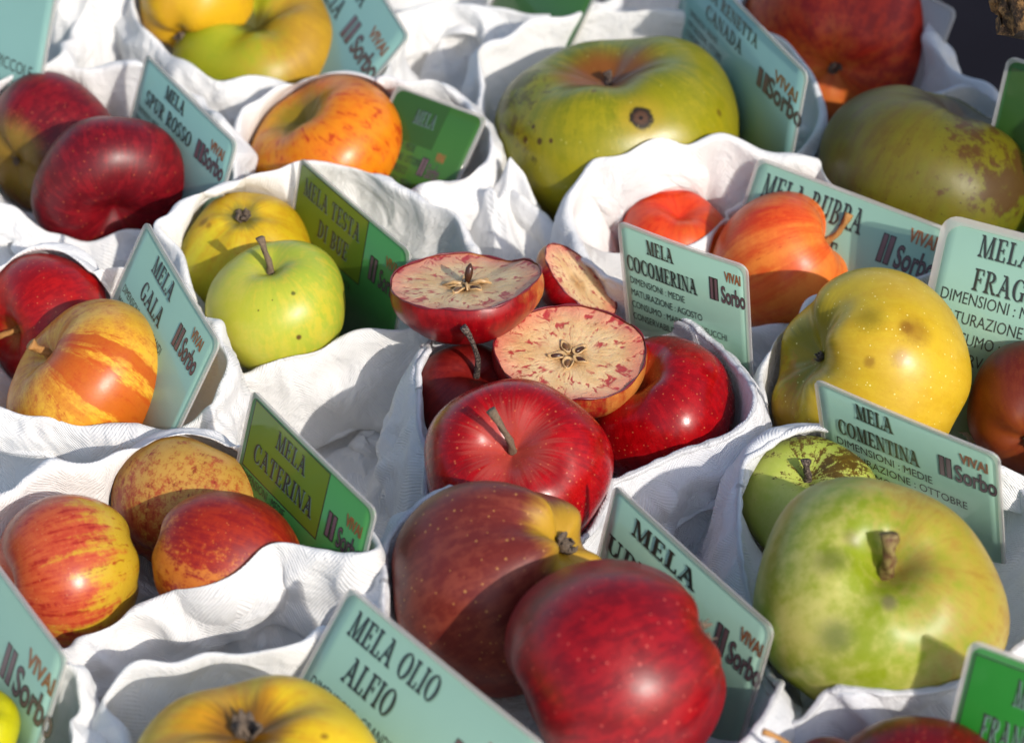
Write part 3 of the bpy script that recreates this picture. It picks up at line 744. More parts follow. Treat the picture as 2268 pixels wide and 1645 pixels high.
_fc = {}
def sans(text, x, y, size, sx=.92, off=0.0, align='LEFT', shear=0.0):
    """sans capitals with the built-in font, as (verts, faces) in card mm (y down)"""
    key = (text, off, align, shear)
    if key not in _fc:
        cu = bpy.data.curves.new('lettering', 'FONT')
        cu.body = text; cu.offset = off; cu.align_x = align; cu.shear = shear; cu.resolution_u = 3
        ob = bpy.data.objects.new('lettering', cu)
        COL.objects.link(ob)
        dg = bpy.context.evaluated_depsgraph_get()
        me = ob.evaluated_get(dg).to_mesh()
        _fc[key] = ([tuple(v.co[:2]) for v in me.vertices], [tuple(p.vertices) for p in me.polygons])
        ob.evaluated_get(dg).to_mesh_clear()
        bpy.data.objects.remove(ob); bpy.data.curves.remove(cu)
    V, F = _fc[key]
    k = size / .73
    return [(x + vx * k * sx, y - vy * k) for vx, vy in V], F

# ------------------------------------------------------------------ name cards
def paper(name, col, rough=.16, trans=.25, coat=.75):
    m = NT(name)
    n = m.noise(m.tc('Object'), 25, 3)
    fb = m.noise(m.tc('Object'), 1500, 2)
    col = tuple(x * .86 for x in col[:3]) + (1,)
    c = m.mix(n, col, tuple(x * .9 for x in col[:3]) + (1,))
    warp = m.noise(m.tc('Object'), 45, 2)
    nrm = m.bump(m.math('ADD', warp, m.math('MULTIPLY', fb, .01)), .25, .0012)
    m.set(Base_Color=c, Roughness=.55, Coat_Weight=coat, Coat_Roughness=m.math('MULTIPLY_ADD', m.smooth(m.noise(m.tc('Object'), 70, 5, .7), .45, .75), .22, .07), Coat_IOR=1.5, Normal=nrm)
    m.put(m.b.inputs['Coat Normal'], nrm)
    tr = m.node('ShaderNodeBsdfTranslucent'); m.put(tr.inputs[0], c)
    mx = m.node('ShaderNodeMixShader'); mx.inputs[0].default_value = trans
    m.t.links.new(m.b.outputs[0], mx.inputs[1]); m.t.links.new(tr.outputs[0], mx.inputs[2])
    m.t.links.new(mx.outputs[0], m.out.inputs[0])
    return m.m
PMINT = paper('mint_card_paper', (.41, .67, .52, 1))
PBLUE = paper('blue_green_card_paper', (.32, .58, .51, 1))
PGREEN = paper('green_card_paper', (.075, .34, .075, 1))
PDARK = paper('dark_green_card_paper', (.06, .21, .03, 1))
PLIME = paper('olive_title_panel', (.20, .34, .02, 1))
PMOSS = paper('moss_title_panel', (.035, .12, .012, 1))
PEMER = paper('emerald_title_panel', (.018, .28, .022, 1))
PWHITE = paper('white_card_back', (.66, .62, .58, 1))
INK = paper('black_ink', (.022, .026, .022, 1), trans=0, coat=.3)
INKS = paper('grey_ink_shadow', (.17, .30, .24, 1), trans=0, coat=.3)
PURP = paper('purple_brown_ink', (.17, .105, .115, 1), trans=0, coat=.3)
ORNG = paper('orange_brown_ink', (.36, .13, .035, 1), trans=0, coat=.3)
_m = NT('laminate_film_edge')
_m.set(Base_Color=(.80, .77, .74, 1), Roughness=.12, Specular_IOR_Level=.6)
_t = _m.node('ShaderNodeBsdfTransparent'); _t.inputs[0].default_value = (.95, .93, .90, 1)
_tl = _m.node('ShaderNodeBsdfTranslucent'); _tl.inputs[0].default_value = (.85, .80, .74, 1)
_a = _m.node('ShaderNodeMixShader'); _a.inputs[0].default_value = .4
_m.t.links.new(_m.b.outputs[0], _a.inputs[1]); _m.t.links.new(_tl.outputs[0], _a.inputs[2])
_b = _m.node('ShaderNodeMixShader'); _b.inputs[0].default_value = .55
_m.t.links.new(_a.outputs[0], _b.inputs[1]); _m.t.links.new(_t.outputs[0], _b.inputs[2])
_m.t.links.new(_b.outputs[0], _m.out.inputs[0])
FILM = _m.m

def make_card(label, TL, TR, ztop, BR, lines, H=.070, papermat=None, panel=None, bend=.025, side='R', small=(), logo=True, edge=.0021, tw=.5, textx=None, rounded=.0035, capk=1.0, yoff=0.0, ext=True):
    a, b = P3(TL[0], TL[1], ztop), P3(TR[0], TR[1], ztop)
    X = b - a; Wd = np.linalg.norm(X); X /= Wd
    hz = np.array([X[1], -X[0], 0.0]); 
    if hz[1] > 0: hz = -hz                       # faces the camera
    st, tg = (b, BR) if side == 'R' else (a, BR)
    s0 = np.array(TR if side == 'R' else TL, float)
    want = np.array(BR, float) - s0; want /= np.linalg.norm(want)
    best = None
    for deg in range(-55, 66):
        f = math.radians(deg)
        dn = np.array([0, 0, -1.0]) * math.cos(f) + hz * math.sin(f)
        p = st + dn * H * .6; r = p - CC; w = np.dot(r, CF)
        sc = np.array([1134 + FPX * np.dot(r, CR) / w, 822.5 - FPX * np.dot(r, CU) / w]) - s0
        sc /= np.linalg.norm(sc)
        e = 1 - sc.dot(want) + 2e-5 * abs(deg)
        if best is None or e < best[0]: best = (e, deg, dn)
    dn = best[2]
    HT = min(max(H, (ztop - .022) / max(.2, -dn[2])), H * 2.1) if ext is True else ext     # the card reaches down into its bag
    nrm = np.cross(X, dn)
    if np.dot(nrm, CC - a) < 0: nrm = -nrm
    org = a + 0 * X
    root_loc = (a + b) / 2 + dn * HT
    def at(x, y, lift=0.0):
        """card millimetre fractions -> world offset from the root"""
        s = x / Wd - .5
        return org + X * x + dn * y + nrm * (lift + bend * Wd * (.25 - s * s)) - root_loc
    rr = rounded
    def outline(grow):
        pts = []
        x0, x1, y0, y1 = -grow, Wd + grow, -grow, HT + grow
        r = rr + grow
        for (cx, cy, a0) in ((x1 - r, y0 + r, -90), (x1 - r, y1 - r, 0), (x0 + r, y1 - r, 90), (x0 + r, y0 + r, 180)):
            for k in range(6):
                an = math.radians(a0 + k * 18)
                pts.append((cx + r * math.cos(an), cy + r * math.sin(an)))
        return pts
    def sheet(name, x0, x1, y0, y1, lift, mat, parent, nx=16, ny=2, thick=0.0):
        V, F = [], []
        for j in range(ny + 1):
            for i in range(nx + 1):
                V.append(at(x0 + (x1 - x0) * i / nx, y0 + (y1 - y0) * j / ny, lift))
        for j in range(ny):
            for i in range(nx):
                q = j * (nx + 1) + i
                F.append((q, q + nx + 1, q + nx + 2, q + 1))
        o = mesh_obj(name, V, F, mat, parent)
        if thick:
            sm = o.modifiers.new('thick', 'SOLIDIFY'); sm.thickness = thick; sm.offset = 0
        return o
    root = bpy.data.objects.new('name_card', None)
    COL.objects.link(root); root.location = root_loc; root.empty_display_size = .02
    tag(root, label, 'name card', 'name cards standing in the apple bags')
    e2 = edge * .15
    sheet('card_sheet', e2, Wd - e2, e2, HT - e2, 0, papermat, root, thick=.0004)
    # clear laminate margin all round, a ring with thickness
    oo, ii = outline(edge * .45), outline(-edge * .42)
    # insert extra points along straight runs so that a bent card stays smooth
    def dense(pts):
        out = []
        for i, p in enumerate(pts):
            q = pts[(i + 1) % len(pts)]
            out.append(p)
            n = int(math.hypot(q[0] - p[0], q[1] - p[1]) / .006)
            for k in range(1, n): out.append((p[0] + (q[0] - p[0]) * k / n, p[1] + (q[1] - p[1]) * k / n))
        return out
    oo = dense(oo)
    cx_, cy_ = Wd / 2, HT / 2
    kx, ky = (Wd - 2 * edge * .42) / (Wd + 2 * edge * .45), (HT - 2 * edge * .42) / (HT + 2 * edge * .45)
    ii = [(cx_ + (p[0] - cx_) * kx, cy_ + (p[1] - cy_) * ky) for p in oo]
    n = len(oo); V, F = [], []
    for lift in (.0005, -.0005):
        for p in oo: V.append(at(p[0], p[1], lift))
        for p in ii: V.append(at(p[0], p[1], lift))
    for i in range(n):
        j = (i + 1) % n
        F += [(i, j, n + j, n + i), (2 * n + j, 2 * n + i, 3 * n + i, 3 * n + j), (j, i, 2 * n + i, 2 * n + j), (n + i, n + j, 3 * n + j, 3 * n + i)]
    mesh_obj('laminate_edge', V, F, FILM, root, smooth=False)
    if panel:
        pm, px0, px1, py0, py1, fr = panel
        if fr: sheet('panel_border', px0 * Wd - .0006, px1 * Wd + .0006, py0 * H - .0006, py1 * H + .0006, .00023, INK, root)
        sheet('title_panel', px0 * Wd, px1 * Wd, py0 * H, py1 * H, .00027, pm, root)
    base = .00034
    def lettering(name, groups, lift, mat):
        V, F = [], []
        for gi, poly in enumerate(groups):
            i0 = len(V)
            for (x, y) in poly: V.append(at(x, y, lift + (gi % 9) * 4e-6))
            F.append(tuple(range(i0, len(V))))
        return mesh_obj(name, V, F, mat, root, smooth=False)
    polys, sh = [], []
    sq = 1.0
    if lines:
        longest = max(lines, key=lambda l: len(l[0]))
        nat = sum((GLY[c][0] + .06) if c != ' ' else .45 for c in longest[0]) * longest[3] * H * capk
        sq = tw * Wd / nat
    for (t, cx, cy, sz) in lines:
        p = engraved(t, cx * Wd, cy * H, sz * H * capk, Wd, squash=sq)
        polys += p
        sh += [[(x + sz * H * .05, y + sz * H * .04) for x, y in q] for q in p]
    if polys:
        lettering('title_shadow', sh, base, INKS)
        lettering('title_lettering', polys, base + .00008, INK)
    def meshtext(name, items, lift, mat):
        V, F = [], []
        for (vv, ff) in items:
            i0 = len(V)
            V += [at(x, y, lift) for x, y in vv]
            F += [tuple(i0 + k for k in f) for f in ff]
        return mesh_obj(name, V, F, mat, root, smooth=False)
    if small:
        meshtext('detail_lettering', [sans(t, x * Wd, y * H, s * H, sx) for (t, x, y, s, sx) in small], base + .00002, INK)
    if logo:
        lx, ly, ls = logo if isinstance(logo, tuple) else (.66, .30, 1.0)
        kw = ls * Wd / .085
        meshtext('logo_lettering', [sans('VIVAI', (lx + .135) * Wd, (ly - .095) * H, .095 * H * ls, .60 * kw, .035)], base + .00002, ORNG)
        def bars(o):
            out = []
            for k in (0, 1):
                x0 = (lx + .018 * ls) * Wd + k * .038 * kw * .085; out.append(([(x0 - o, (ly - .085) * H - o), (x0 + .024 * kw * .085 + o, (ly - .085) * H - o), (x0 + .024 * kw * .085 + o, (ly + .10) * H + o), (x0 - o, (ly + .10) * H + o)], [(3, 2, 1, 0)]))
            return out
        sb = lambda o: [sans('Sorbo', (lx + .10) * Wd, (ly + .10) * H,   .165 * H * ls, .50 * kw, o)]
        meshtext('logo_outline', sb(.034) + bars(.0004), base + .00002, INK)
        meshtext('logo_lettering', sb(-.004) + bars(-.0001), base + .0001, PURP)
    return root

DET = lambda d, m_, c, k, x=.08, y=.55, s=.075, sx=.70, dy=.115: tuple((t, x, y + i * dy, s, sx) for i, t in enumerate(('DIMENSIONI : ' + d, 'MATURAZIONE : ' + m_, 'CONSUMO : ' + c, "CONSERVABILITA' : " + k)) if t)

make_card('mint card reading MELA COCOMERINA behind the cut apple halves', (1372, 492), (1652, 592), .118, (1668, 880),
          [('MELA', .32, .12, .125), ('COCOMERINA', .32, .32, .135)], papermat=PMINT, bend=.05, tw=0.57,
          small=DET('MEDIE', 'AGOSTO', 'MARMELLATE/SUCCHI', 'BREVE', .05, .50, .062, .52, .108), logo=(.70, .27, .9))
make_card('mint card reading MELA COMENTINA with a yellowish clear rim, behind two pale green apples', (1808, 842), (2210, 1010), .108, (2228, 1300),
          [('MELA', .32, .125, .145), ('COMENTINA', .33, .35, .145)], papermat=PMINT, tw=0.46,
          small=DET('MEDIE', 'OTTOBRE', 'FRESCO', 'LUNGA', .08, .54), logo=(.66, .30, 1.0))
make_card('mint card reading MELA FRAG, cut off by the right edge above the brown red apple', (2098, 482), (2520, 590), .112, (2062, 640),
          [('MELA', .34, .105, .128), ('FRAGOLA', .45, .30, .128)], papermat=PMINT, side='L', tw=0.5, H=.078,
          small=DET('MEDIE', 'OTTOBRE', 'FRESCO', 'MEDIA', .05, .455, .072, .74, .115) + (('MOLTO DOLCE', .30, .94, .06, .7),), logo=(.70, .30, 1.0), edge=.004, rounded=.006)
make_card('mint card reading MELA RUBRA standing behind the orange red streaked apple', (1682, 352), (2100, 510), .086, (1652, 445),
          [('MELA RUBRA', .33, .15, .165), ('PRECOCE', .34, .42, .16)], papermat=PMINT, side='L', tw=0.54,
          small=DET('MEDIE', 'AGOSTO', 'FRESCO', 'BREVE', .05, .66), logo=(.70, .25, .95))
make_card('blue green card reading MELA RENETTA CANADA behind the largest green apple', (1524, -112), (1788, 165), .116, (1755, 335),
          [('MELA RENETTA', .38, .16, .13), ('CANADA', .38, .36, .14)], papermat=PBLUE, tw=0.52, H=.052,
          small=DET('GRANDI', 'OTTOBRE', 'FRESCO/COTTO', 'LUNGA', .10, .58, .07, .62, .11), logo=(.66, .44, 1.25))
make_card('green card with an olive panel reading MELA TESTA DI BUE', (668, 352), (908, 558), .089, (648, 490),
          [('MELA TESTA', .33, .17, .14), ('DI BUE', .38, .39, .14)], papermat=PGREEN, side='L', panel=(PLIME, .015, .645, .03, .55, True), tw=0.53, H=0.063,
          small=DET('GRANDI ALLUNGATA', 'OTTOBRE', 'FRESCO', 'MEDIA', .03, .66, .06, .60, .10), logo=(.70, .34, .9))
make_card('grey mint card reading MELA GALA with a glowing clear rim', (325, 493), (486, 760), .108, (400, 942),
          [('MELA', .36, .13, .145), ('GALA', .36, .37, .15)], papermat=PMINT, tw=0.27, H=0.056,
          small=DET('MEDIO/GRANDI', 'AGOSTO', 'FRESCO', 'MEDIA', .06, .58, .07, .72, .11), logo=(.64, .30, 1.0))
make_card('green card with an olive panel reading MELA CATERINA', (562, 866), (832, 1132), .104, (812, 1215),
          [('MELA', .37, .15, .135), ('CATERINA', .35, .38, .145)], papermat=PGREEN, panel=(PLIME, .04, .66, .04, .55, True), tw=0.5, H=0.06,
          small=DET('MEDIE', 'OTTOBRE', 'FRESCO', 'LUNGA', .04, .64, .07, .66, .105), logo=(.70, .36, .95))
make_card('mint card reading MELA with its lower half behind the crimson apple in the foreground', (1364, 1076), (1712, 1392), .093, (1664, 1560),
          [('MELA', .36, .13, .12), ('UPE', .175, .37, .12)], papermat=PMINT, tw=0.42, H=0.066,
          small=DET('GRANDI', 'OTTOBRE', 'FRESCO', 'LUNGA', .10, .58), logo=(.72, .32, .95))
make_card('mint card reading MELA OLIO ALFIO above the golden yellow ribbed apple', (776, 1302), (1206, 1652), .100, (664, 1505),
          [('MELA OLIO', .31, .14, .155), ('ALFIO', .28, .37, .16)], papermat=PMINT, side='L', tw=0.46, H=0.067,
          small=DET('GRANDI', 'OTTOBRE', 'FRESCO', 'LUNGA', .04, .60, .07, .74, .105), logo=(.68, .36, 1.0))
make_card('blue grey card reading MELA SPUR ROSSO behind the two dark red apples', (326, 122), (524, 318), .100, (498, 410),
          [('MELA', .38, .14, .14), ('SPUR ROSSO', .36, .36, .15)], papermat=PBLUE, tw=0.52, H=.048, ext=0.06,
          small=DET('MEDIE', 'OTTOBRE', 'FRESCO', 'MEDIA', .05, .56, .06, .6, .105), logo=(.66, .36, 1.15))
make_card('steeply tilted blue green card reading RENETTA ITALIA between the top apples and white folds', (690, -270), (905, 82), .098, (812, 195),
          [('MELA RENETTA', .44, .14, .13), ('ITALIA', .52, .36, .14)], papermat=PBLUE, tw=0.55, H=0.066,
          small=DET('MEDIE', 'OTTOBRE', 'FRESCO', 'MEDIA', .05, .56, .06, .6, .105), logo=(.70, .36, .95))
make_card('blurred blue green card in the upper left corner', (-170, -150), (126, -20), .125, (98, 140),
          [('MELA', .4, .2, .15), ('ROSA', .5, .42, .15)], papermat=PBLUE, tw=0.3, H=.085, small=DET('PICCOLE', 'OTTOBRE', 'FRESCO', 'LUNGA', .25, .56, .075, .7, .12), logo=False)
make_card('small dark green card beside the orange apple with red flecks', (882, 192), (1076, 262), .082, (1038, 345),
          [('MELA', .42, .22, .15)], papermat=PDARK, panel=(PMOSS, .0, .62, .0, .50, False), tw=0.24, H=0.048, ext=0.052,
          small=DET('MEDIE', 'OTTOBRE', 'FRESCO', 'MEDIA', .08, .58, .08, .40, .12), logo=(.56, .68, .95))
make_card('pale blank card back behind the huge rust red apple', (1940, -70), (2116, 26), .092, (2078, 125), [], papermat=PWHITE, H=.075, logo=False)
make_card('dark green card in shade at the right edge behind the russet apple', (2236, 128), (2440, 190), .128, (2204, 262), [], papermat=PDARK, panel=(PMOSS, .05, .66, .05, .55, False), side='L', H=.08, logo=(.10, .75, .9))
make_card('mint card with only its shop lettering showing at the lower left edge', (-150, 1052), (148, 1458), .098, (104, 1600),
          [], papermat=PMINT, H=.080, logo=(.68, .33, 1.0))
make_card('emerald green card reading FRA at the lower right corner', (2154, 1420), (2500, 1545), .116, (2112, 1585),
          [('MELA', .46, .15, .125), ('FRANCESCA', .47, .36, .13)], papermat=PGREEN, panel=(PEMER, .045, .95, .05, .72, True), side='L', tw=0.6, H=.085, logo=False)
make_card('dark green card just showing at the upper edge beyond the white rims', (1180, -190), (1338, -50), .105, (1300, 30), [], papermat=PDARK, H=.075, logo=False)

# ------------------------------------------------------------------ cloth bags
def closed_curve(P, n):
    """Catmull-Rom through P (closed), n points evenly spaced by length"""
    P = np.array(P, float); m = len(P); out = []
    for i in range(m):
        p0, p1, p2, p3 = P[i - 1], P[i], P[(i + 1) % m], P[(i + 2) % m]
        for t in np.linspace(0, 1, 24, endpoint=False):
            out.append(.5 * ((2 * p1) + (-p0 + p2) * t + (2 * p0 - 5 * p1 + 4 * p2 - p3) * t * t + (-p0 + 3 * p1 - 3 * p2 + p3) * t ** 3))
    out = np.array(out)
    seg = np.linalg.norm(np.roll(out, -1, 0) - out, axis=1)
    cum = np.concatenate([[0], np.cumsum(seg)]); tot = cum[-1]
    ext = np.vstack([out, out[:1]])
    s = np.linspace(0, tot, n, endpoint=False)
    return np.stack([np.interp(s, cum, ext[:, k]) for k in range(3)], -1), tot

def smooth_noise(rng, NV, NU, terms=14, fu=(2, 14), fv=(0, 4)):
    U = np.arange(NU) / NU * 2 * math.pi; Vv = np.arange(NV) / NV * 2 * math.pi
    f = np.zeros((NV, NU))
    for _ in range(terms):
        a = rng.integers(fu[0], fu[1]); b = rng.uniform(fv[0], fv[1]); p, q = rng.uniform(0, 6.3, 2)
        f += np.sin(a * U[None] + b * Vv[:, None] + p) * np.cos(b * .7 * Vv[:, None] + q) / math.sqrt(a)
    return f / f.std()

COLL = None
def collide(X, margin):
    for (c, Rm, R, asp) in COLL_NOW:
        fl = X[:6]                           # the cloth floor of the bag stays beneath the fruit
        rho2 = ((fl[..., :2] - c[:2]) ** 2).sum(-1)
        cap = c[2] - np.sqrt(np.maximum((R * 1.04) ** 2 - rho2, 0)) * min(1.0, asp + .08) - margin
        X[:6, :, 2] = np.where(rho2 < (R * 1.04) ** 2, np.minimum(fl[..., 2], np.maximum(cap, .0014)), fl[..., 2])
        L = (X - c) @ Rm                     # into the apple's own frame
        e = np.array([R + margin, R + margin, R * asp + margin])
        n = np.linalg.norm(L / e, axis=-1)
        m = n < 1
        if m.any():
            L[m] = L[m] / np.maximum(n[m], .25)[:, None]
            X[m] = L[m] @ Rm.T + c

def relax(X, rest_scale, pin, pinw, iters, bend_k, margin, zmin=.0012, grav=0.0):
    """position based cloth: stretch, shear and bend constraints over a grid closed in u"""
    X0 = X.copy()
    D = lambda a, b: np.linalg.norm(b - a, axis=-1)
    ru = D(X, np.roll(X, -1, 1)) * rest_scale[0]
    rv = D(X[:-1], X[1:]) * rest_scale[1]
    r1 = D(X[:-1], np.roll(X[1:], -1, 1)) * (rest_scale[0] + rest_scale[1]) / 2
    r2 = D(X[:-1], np.roll(X[1:], 1, 1)) * (rest_scale[0] + rest_scale[1]) / 2
    st = 3
    bu = D(X, np.roll(X, -st, 1)) * rest_scale[0]
    bv = D(X[:-st], X[st:]) * rest_scale[1]
    for it in range(iters):
        A = np.zeros_like(X); C = np.zeros(X.shape[:2])
        def con(ia, ib, a, b, r, k):
            d = b - a; L = np.linalg.norm(d, axis=-1) + 1e-9
            g = d * ((L - r) / L * .5 * k)[..., None]
            return g
        g = con(0, 0, X, np.roll(X, -1, 1), ru, 1.0); A += g; A -= np.roll(g, 1, 1); C += 2
        g = con(0, 0, X[:-1], X[1:], rv, 1.0); A[:-1] += g; A[1:] -= g; C[:-1] += 1; C[1:] += 1
        g = con(0, 0, X[:-1], np.roll(X[1:], -1, 1), r1, .5); A[:-1] += g; A[1:] -= np.roll(g, 1, 1)
        g = con(0, 0, X[:-1], np.roll(X[1:], 1, 1), r2, .5); A[:-1] += g; A[1:] -= np.roll(g, -1, 1); C[:-1] += 1; C[1:] += 1
        g = con(0, 0, X, np.roll(X, -st, 1), bu, bend_k); A += g; A -= np.roll(g, st, 1)
        g = con(0, 0, X[:-st], X[st:], bv, bend_k); A[:-st] += g; A[st:] -= g; C += 1.0
        X = X + A / C[..., None] * 1.35
        X[..., 2] -= grav
        X += (X0 - X) * pinw
        if it % 3 == 2:
            collide(X, margin)
            X[..., 2] = np.maximum(X[..., 2], zmin)
    # two passes of gentle smoothing take the grid noise out
    for _ in range(2):
        Y = X.copy()
        Y[1:-1] = .5 * X[1:-1] + .125 * (X[2:] + X[:-2] + np.roll(X[1:-1], 1, 1) + np.roll(X[1:-1], -1, 1))
        X = Y
    collide(X, margin)
    return X

def add_folds(rng, X, kind, tot, amt):
    """sharp irregular creases where the heavy cloth bunches, mostly slanting along the rim"""
    NV, NU = X.shape[:2]
    U = np.arange(NU) / NU * tot
    Vv = np.concatenate([[0], np.cumsum(np.linalg.norm(np.diff(X, axis=0), axis=2).mean(1))])
    du = np.roll(X, -1, 1) - np.roll(X, 1, 1)
    dv = np.gradient(X, axis=0)
    nr = np.cross(du, dv); nr /= np.linalg.norm(nr, axis=-1)[..., None] + 1e-12
    wt = np.array([dict(cuff=1.0, body=1.3, hem=.3, rim=.35).get(k, .45) for k in kind])
    for _ in range(3): wt[1:-1] = (wt[:-2] + wt[1:-1] + wt[2:]) / 3
    f = np.zeros((NV, NU))
    for _ in range(int(34 * amt) + int(tot / .012)):
        u0 = rng.uniform(0, tot); v0 = rng.uniform(Vv[NV // 4], Vv[-1])
        an = rng.normal(0, .55) if rng.random() < .62 else rng.uniform(.6, 2.5)
        ln = rng.uniform(.012, .045); wd = rng.uniform(.0022, .0065)
        d = (U[None] - u0 + tot / 2) % tot - tot / 2
        e = Vv[:, None] - v0
        s = d * math.cos(an) + e * math.sin(an)
        t = -d * math.sin(an) + e * math.cos(an) + .006 * np.sin(s / ln * 2 + u0 * 90)
        prof = np.exp(-np.abs(t / wd) ** 1.25) - .45 * np.exp(-((t + wd * 2.2) / (wd * 1.8)) ** 2)
        f += rng.choice([1, 1, -.7]) * rng.uniform(.5, 1.3) * wd * .95 * prof * np.exp(-(s / ln) ** 2)
    X = X + nr * (np.clip(f, -.008, .008) * wt[:, None])[..., None]
    collide(X, .0014)
    X[..., 2] = np.maximum(X[..., 2], .0013)
    return X

def make_bag(key, label, rim, mat, cuff=.018, cuffvar=.35, flare=.012, excess=(1.14, 1.09), seed=1, skirt=1.0, hem=False, depth=.62, foldamp=.0050, roll=.0017, sag=1.0, cout=.0065, folds=1.0, jit=.9):
    rng = np.random.default_rng(hash_key(key) + seed)
    NU = 320
    P = [P3(u, v, z / 1000) for u, v, z in rim]
    C, tot = closed_curve(P, NU)
    cen = C.mean(0); cen[2] = 0
    # orientation and outward directions
    T = np.roll(C, -1, 0) - np.roll(C, 1, 0)
    out = np.stack([T[:, 1], -T[:, 0], np.zeros(NU)], -1)
    out /= np.linalg.norm(out, axis=1)[:, None]
    if ((C - cen) * out).sum() < 0: out = -out
    for _ in range(10): out = (np.roll(out, 1, 0) + np.roll(out, -1, 0) + out) / 3
    out /= np.linalg.norm(out, axis=1)[:, None]
    wv = smooth_noise(rng, 2, NU, 12, (3, 18), (0, 1))
    C = C + out * (wv[0] * .0011 * jit)[:, None]
    C[:, 2] += wv[1] * .0012 * jit
    z = C[:, 2]
    th = np.arange(NU) / NU * 2 * math.pi
    cl = np.full(NU, cuff) * (1 + cuffvar * (np.sin(2 * th + rng.uniform(0, 6)) * .6 + np.sin(5 * th + rng.uniform(0, 6)) * .4))
    cl = np.minimum(cl, z * .86)
    up = np.array([0, 0, 1.0])
    rows, pin, kind = [], [], []
    def row(p, k, w): rows.append(p); pin.append(w); kind.append(k)
    # inside, from the bottom up
    flat = C.copy(); flat[:, 2] = 0
    for f, zz in ((.25, .030), (.5, .031), (.68, .034), (.80, .040), (.88, .048), (.93, .055), (.96, .061)):
        p = cen + (flat - cen) * f; p = p.copy(); p[:, 2] = np.minimum(zz * (z / .075), z - .012)
        row(p, 'in', .06)
    q_ = roll * (1 + .28 * np.sin(3 * th + rng.uniform(0, 6)) + .22 * np.sin(7 * th + rng.uniform(0, 6)))[:, None]
    row(C - out * q_ - up * (.010 + q_), 'in', .10)
    row(C - out * q_ - up * (.003 + q_), 'in', .22)
    row(C - out * q_ - up * q_, 'rim', .25)
    row(C - out * q_ * .72 - up * q_ * .30, 'rim', .28)
    row(C + up * 0, 'rim', .3)
    row(C + out * q_ * .72 - up * q_ * .30, 'rim', .28)
    row(C + out * q_ - up * q_, 'rim', .22)
    # the turned-down cuff
    ncf = 9
    for i in range(1, ncf + 1):
        f = i / ncf
        row(C + out * (q_ + cout * f ** .8) - up * (f * cl[:, None] + q_), 'cuff', .05 if i < ncf else .10)
    low = rows[-1]
    row(low - out * .0016 - up * .0012, 'cuff', .10)
    row(low - out * .0034 + up * .0008, 'cuff', .08)
    row(low - out * .0042 + up * .005, 'cuff', .06)
    s0 = rows[-1].copy()
    row(s0 - out * .0006 - up * .006, 'body', .05)
    nb = 13
    zlow = s0[:, 2] - .006
    for i in range(1, nb + 1):
        f = i / nb
        p = s0 + out * (flare * f ** 1.5)[..., None] if False else s0 + out * (flare * f ** 1.5)
        p = p.copy(); p[:, 2] = zlow * (1 - f) + .0016 * f
        row(p, 'body', .03 if i < nb else .15)
    if skirt:
        for e in (.008, .016):
            p = rows[-1] + out * .008; p = p.copy(); p[:, 2] = .0016; row(p, 'hem', .1)
    X = np.array(rows)
    NV = len(X)
    nrm = np.zeros_like(X); nrm[:] = out[None]
    amp = np.array([dict(rim=.25, cuff=1.0, body=1.5, hem=.4).get(k, .35) for k in kind])
    fld = smooth_noise(rng, NV, NU, 16, (2, 15), (0, 3.5))
    sagf = smooth_noise(rng, NV, NU, 10, (1, 5), (4, 9)) * sag * .8
    fl2 = smooth_noise(rng, NV, NU, 12, (10, 30), (1, 6)) * .35
    Xn = X + nrm * ((fld + fl2 + sagf) * foldamp * amp[:, None])[..., None]
    Xn[..., 2] += smooth_noise(rng, NV, NU, 10, (3, 16), (0, 3)) * .0012 * amp[:, None]
    global COLL_NOW
    COLL_NOW = [(c, np.array(q.to_matrix()), R, asp) for (c, q, R, asp) in APPLES if np.linalg.norm((c - cen)[:2]) < R + tot / 5 + .05]
    pinw = np.array(pin)[:, None, None]
    # strain against the unperturbed lengths so that spare cloth has to fold
    X = relax_from(X, Xn, excess, pinw)
    X = add_folds(rng, X, kind, tot, folds)
    uu = np.arange(NU + 1) / NU * tot
    vv = np.concatenate([[0], np.cumsum(np.linalg.norm(np.diff(np.array(rows), axis=0), axis=2).mean(1))])
    V = X
    faces, uv = [], []
    for j in range(NV - 1):
        for i in range(NU):
            a, b = j * NU + i, j * NU + (i + 1) % NU
            faces.append((a, b, b + NU, a + NU))
            uv += [(uu[i], vv[j]), (uu[i + 1], vv[j]), (uu[i + 1], vv[j + 1]), (uu[i], vv[j + 1])]
    base = np.array([cen[0], cen[1], 0.0])
    o = mesh_obj('cloth_bag', V.reshape(-1, 3) - base, faces, mat, uv=uv, loopuv=True)
    o.location = base
    sd = o.modifiers.new('smooth', 'SUBSURF'); sd.levels = 1; sd.render_levels = 1
    tag(o, label, 'cloth bag', 'white cloth bags holding the apples')
    if hem:
        ri = kind.index('cuff') - 3
        R_ = X[ri] + up * .0004
        rr = .0015 * (1 + .12 * np.sin(th * 37) + .1 * np.sin(th * 61 + 2))
        n = 8; V, F, uvh = [], [], []
        for i in range(NU):
            t = R_[(i + 1) % NU] - R_[i - 1]; t /= np.linalg.norm(t)
            a = up - t * t[2]; a /= np.linalg.norm(a); b = np.cross(t, a)
            for k in range(n):
                an = 2 * math.pi * k / n
                V.append(R_[i] + rr[i] * (math.cos(an) * a + math.sin(an) * b) - base); uvh.append((i / NU * tot, k / n * .010))
        for i in range(NU):
            for k in range(n):
                j = (i + 1) % NU
                F.append((i * n + k, j * n + k, j * n + (k + 1) % n, i * n + (k + 1) % n))
        mesh_obj('hem', V, F, HEM, o, uv=uvh)
    return o

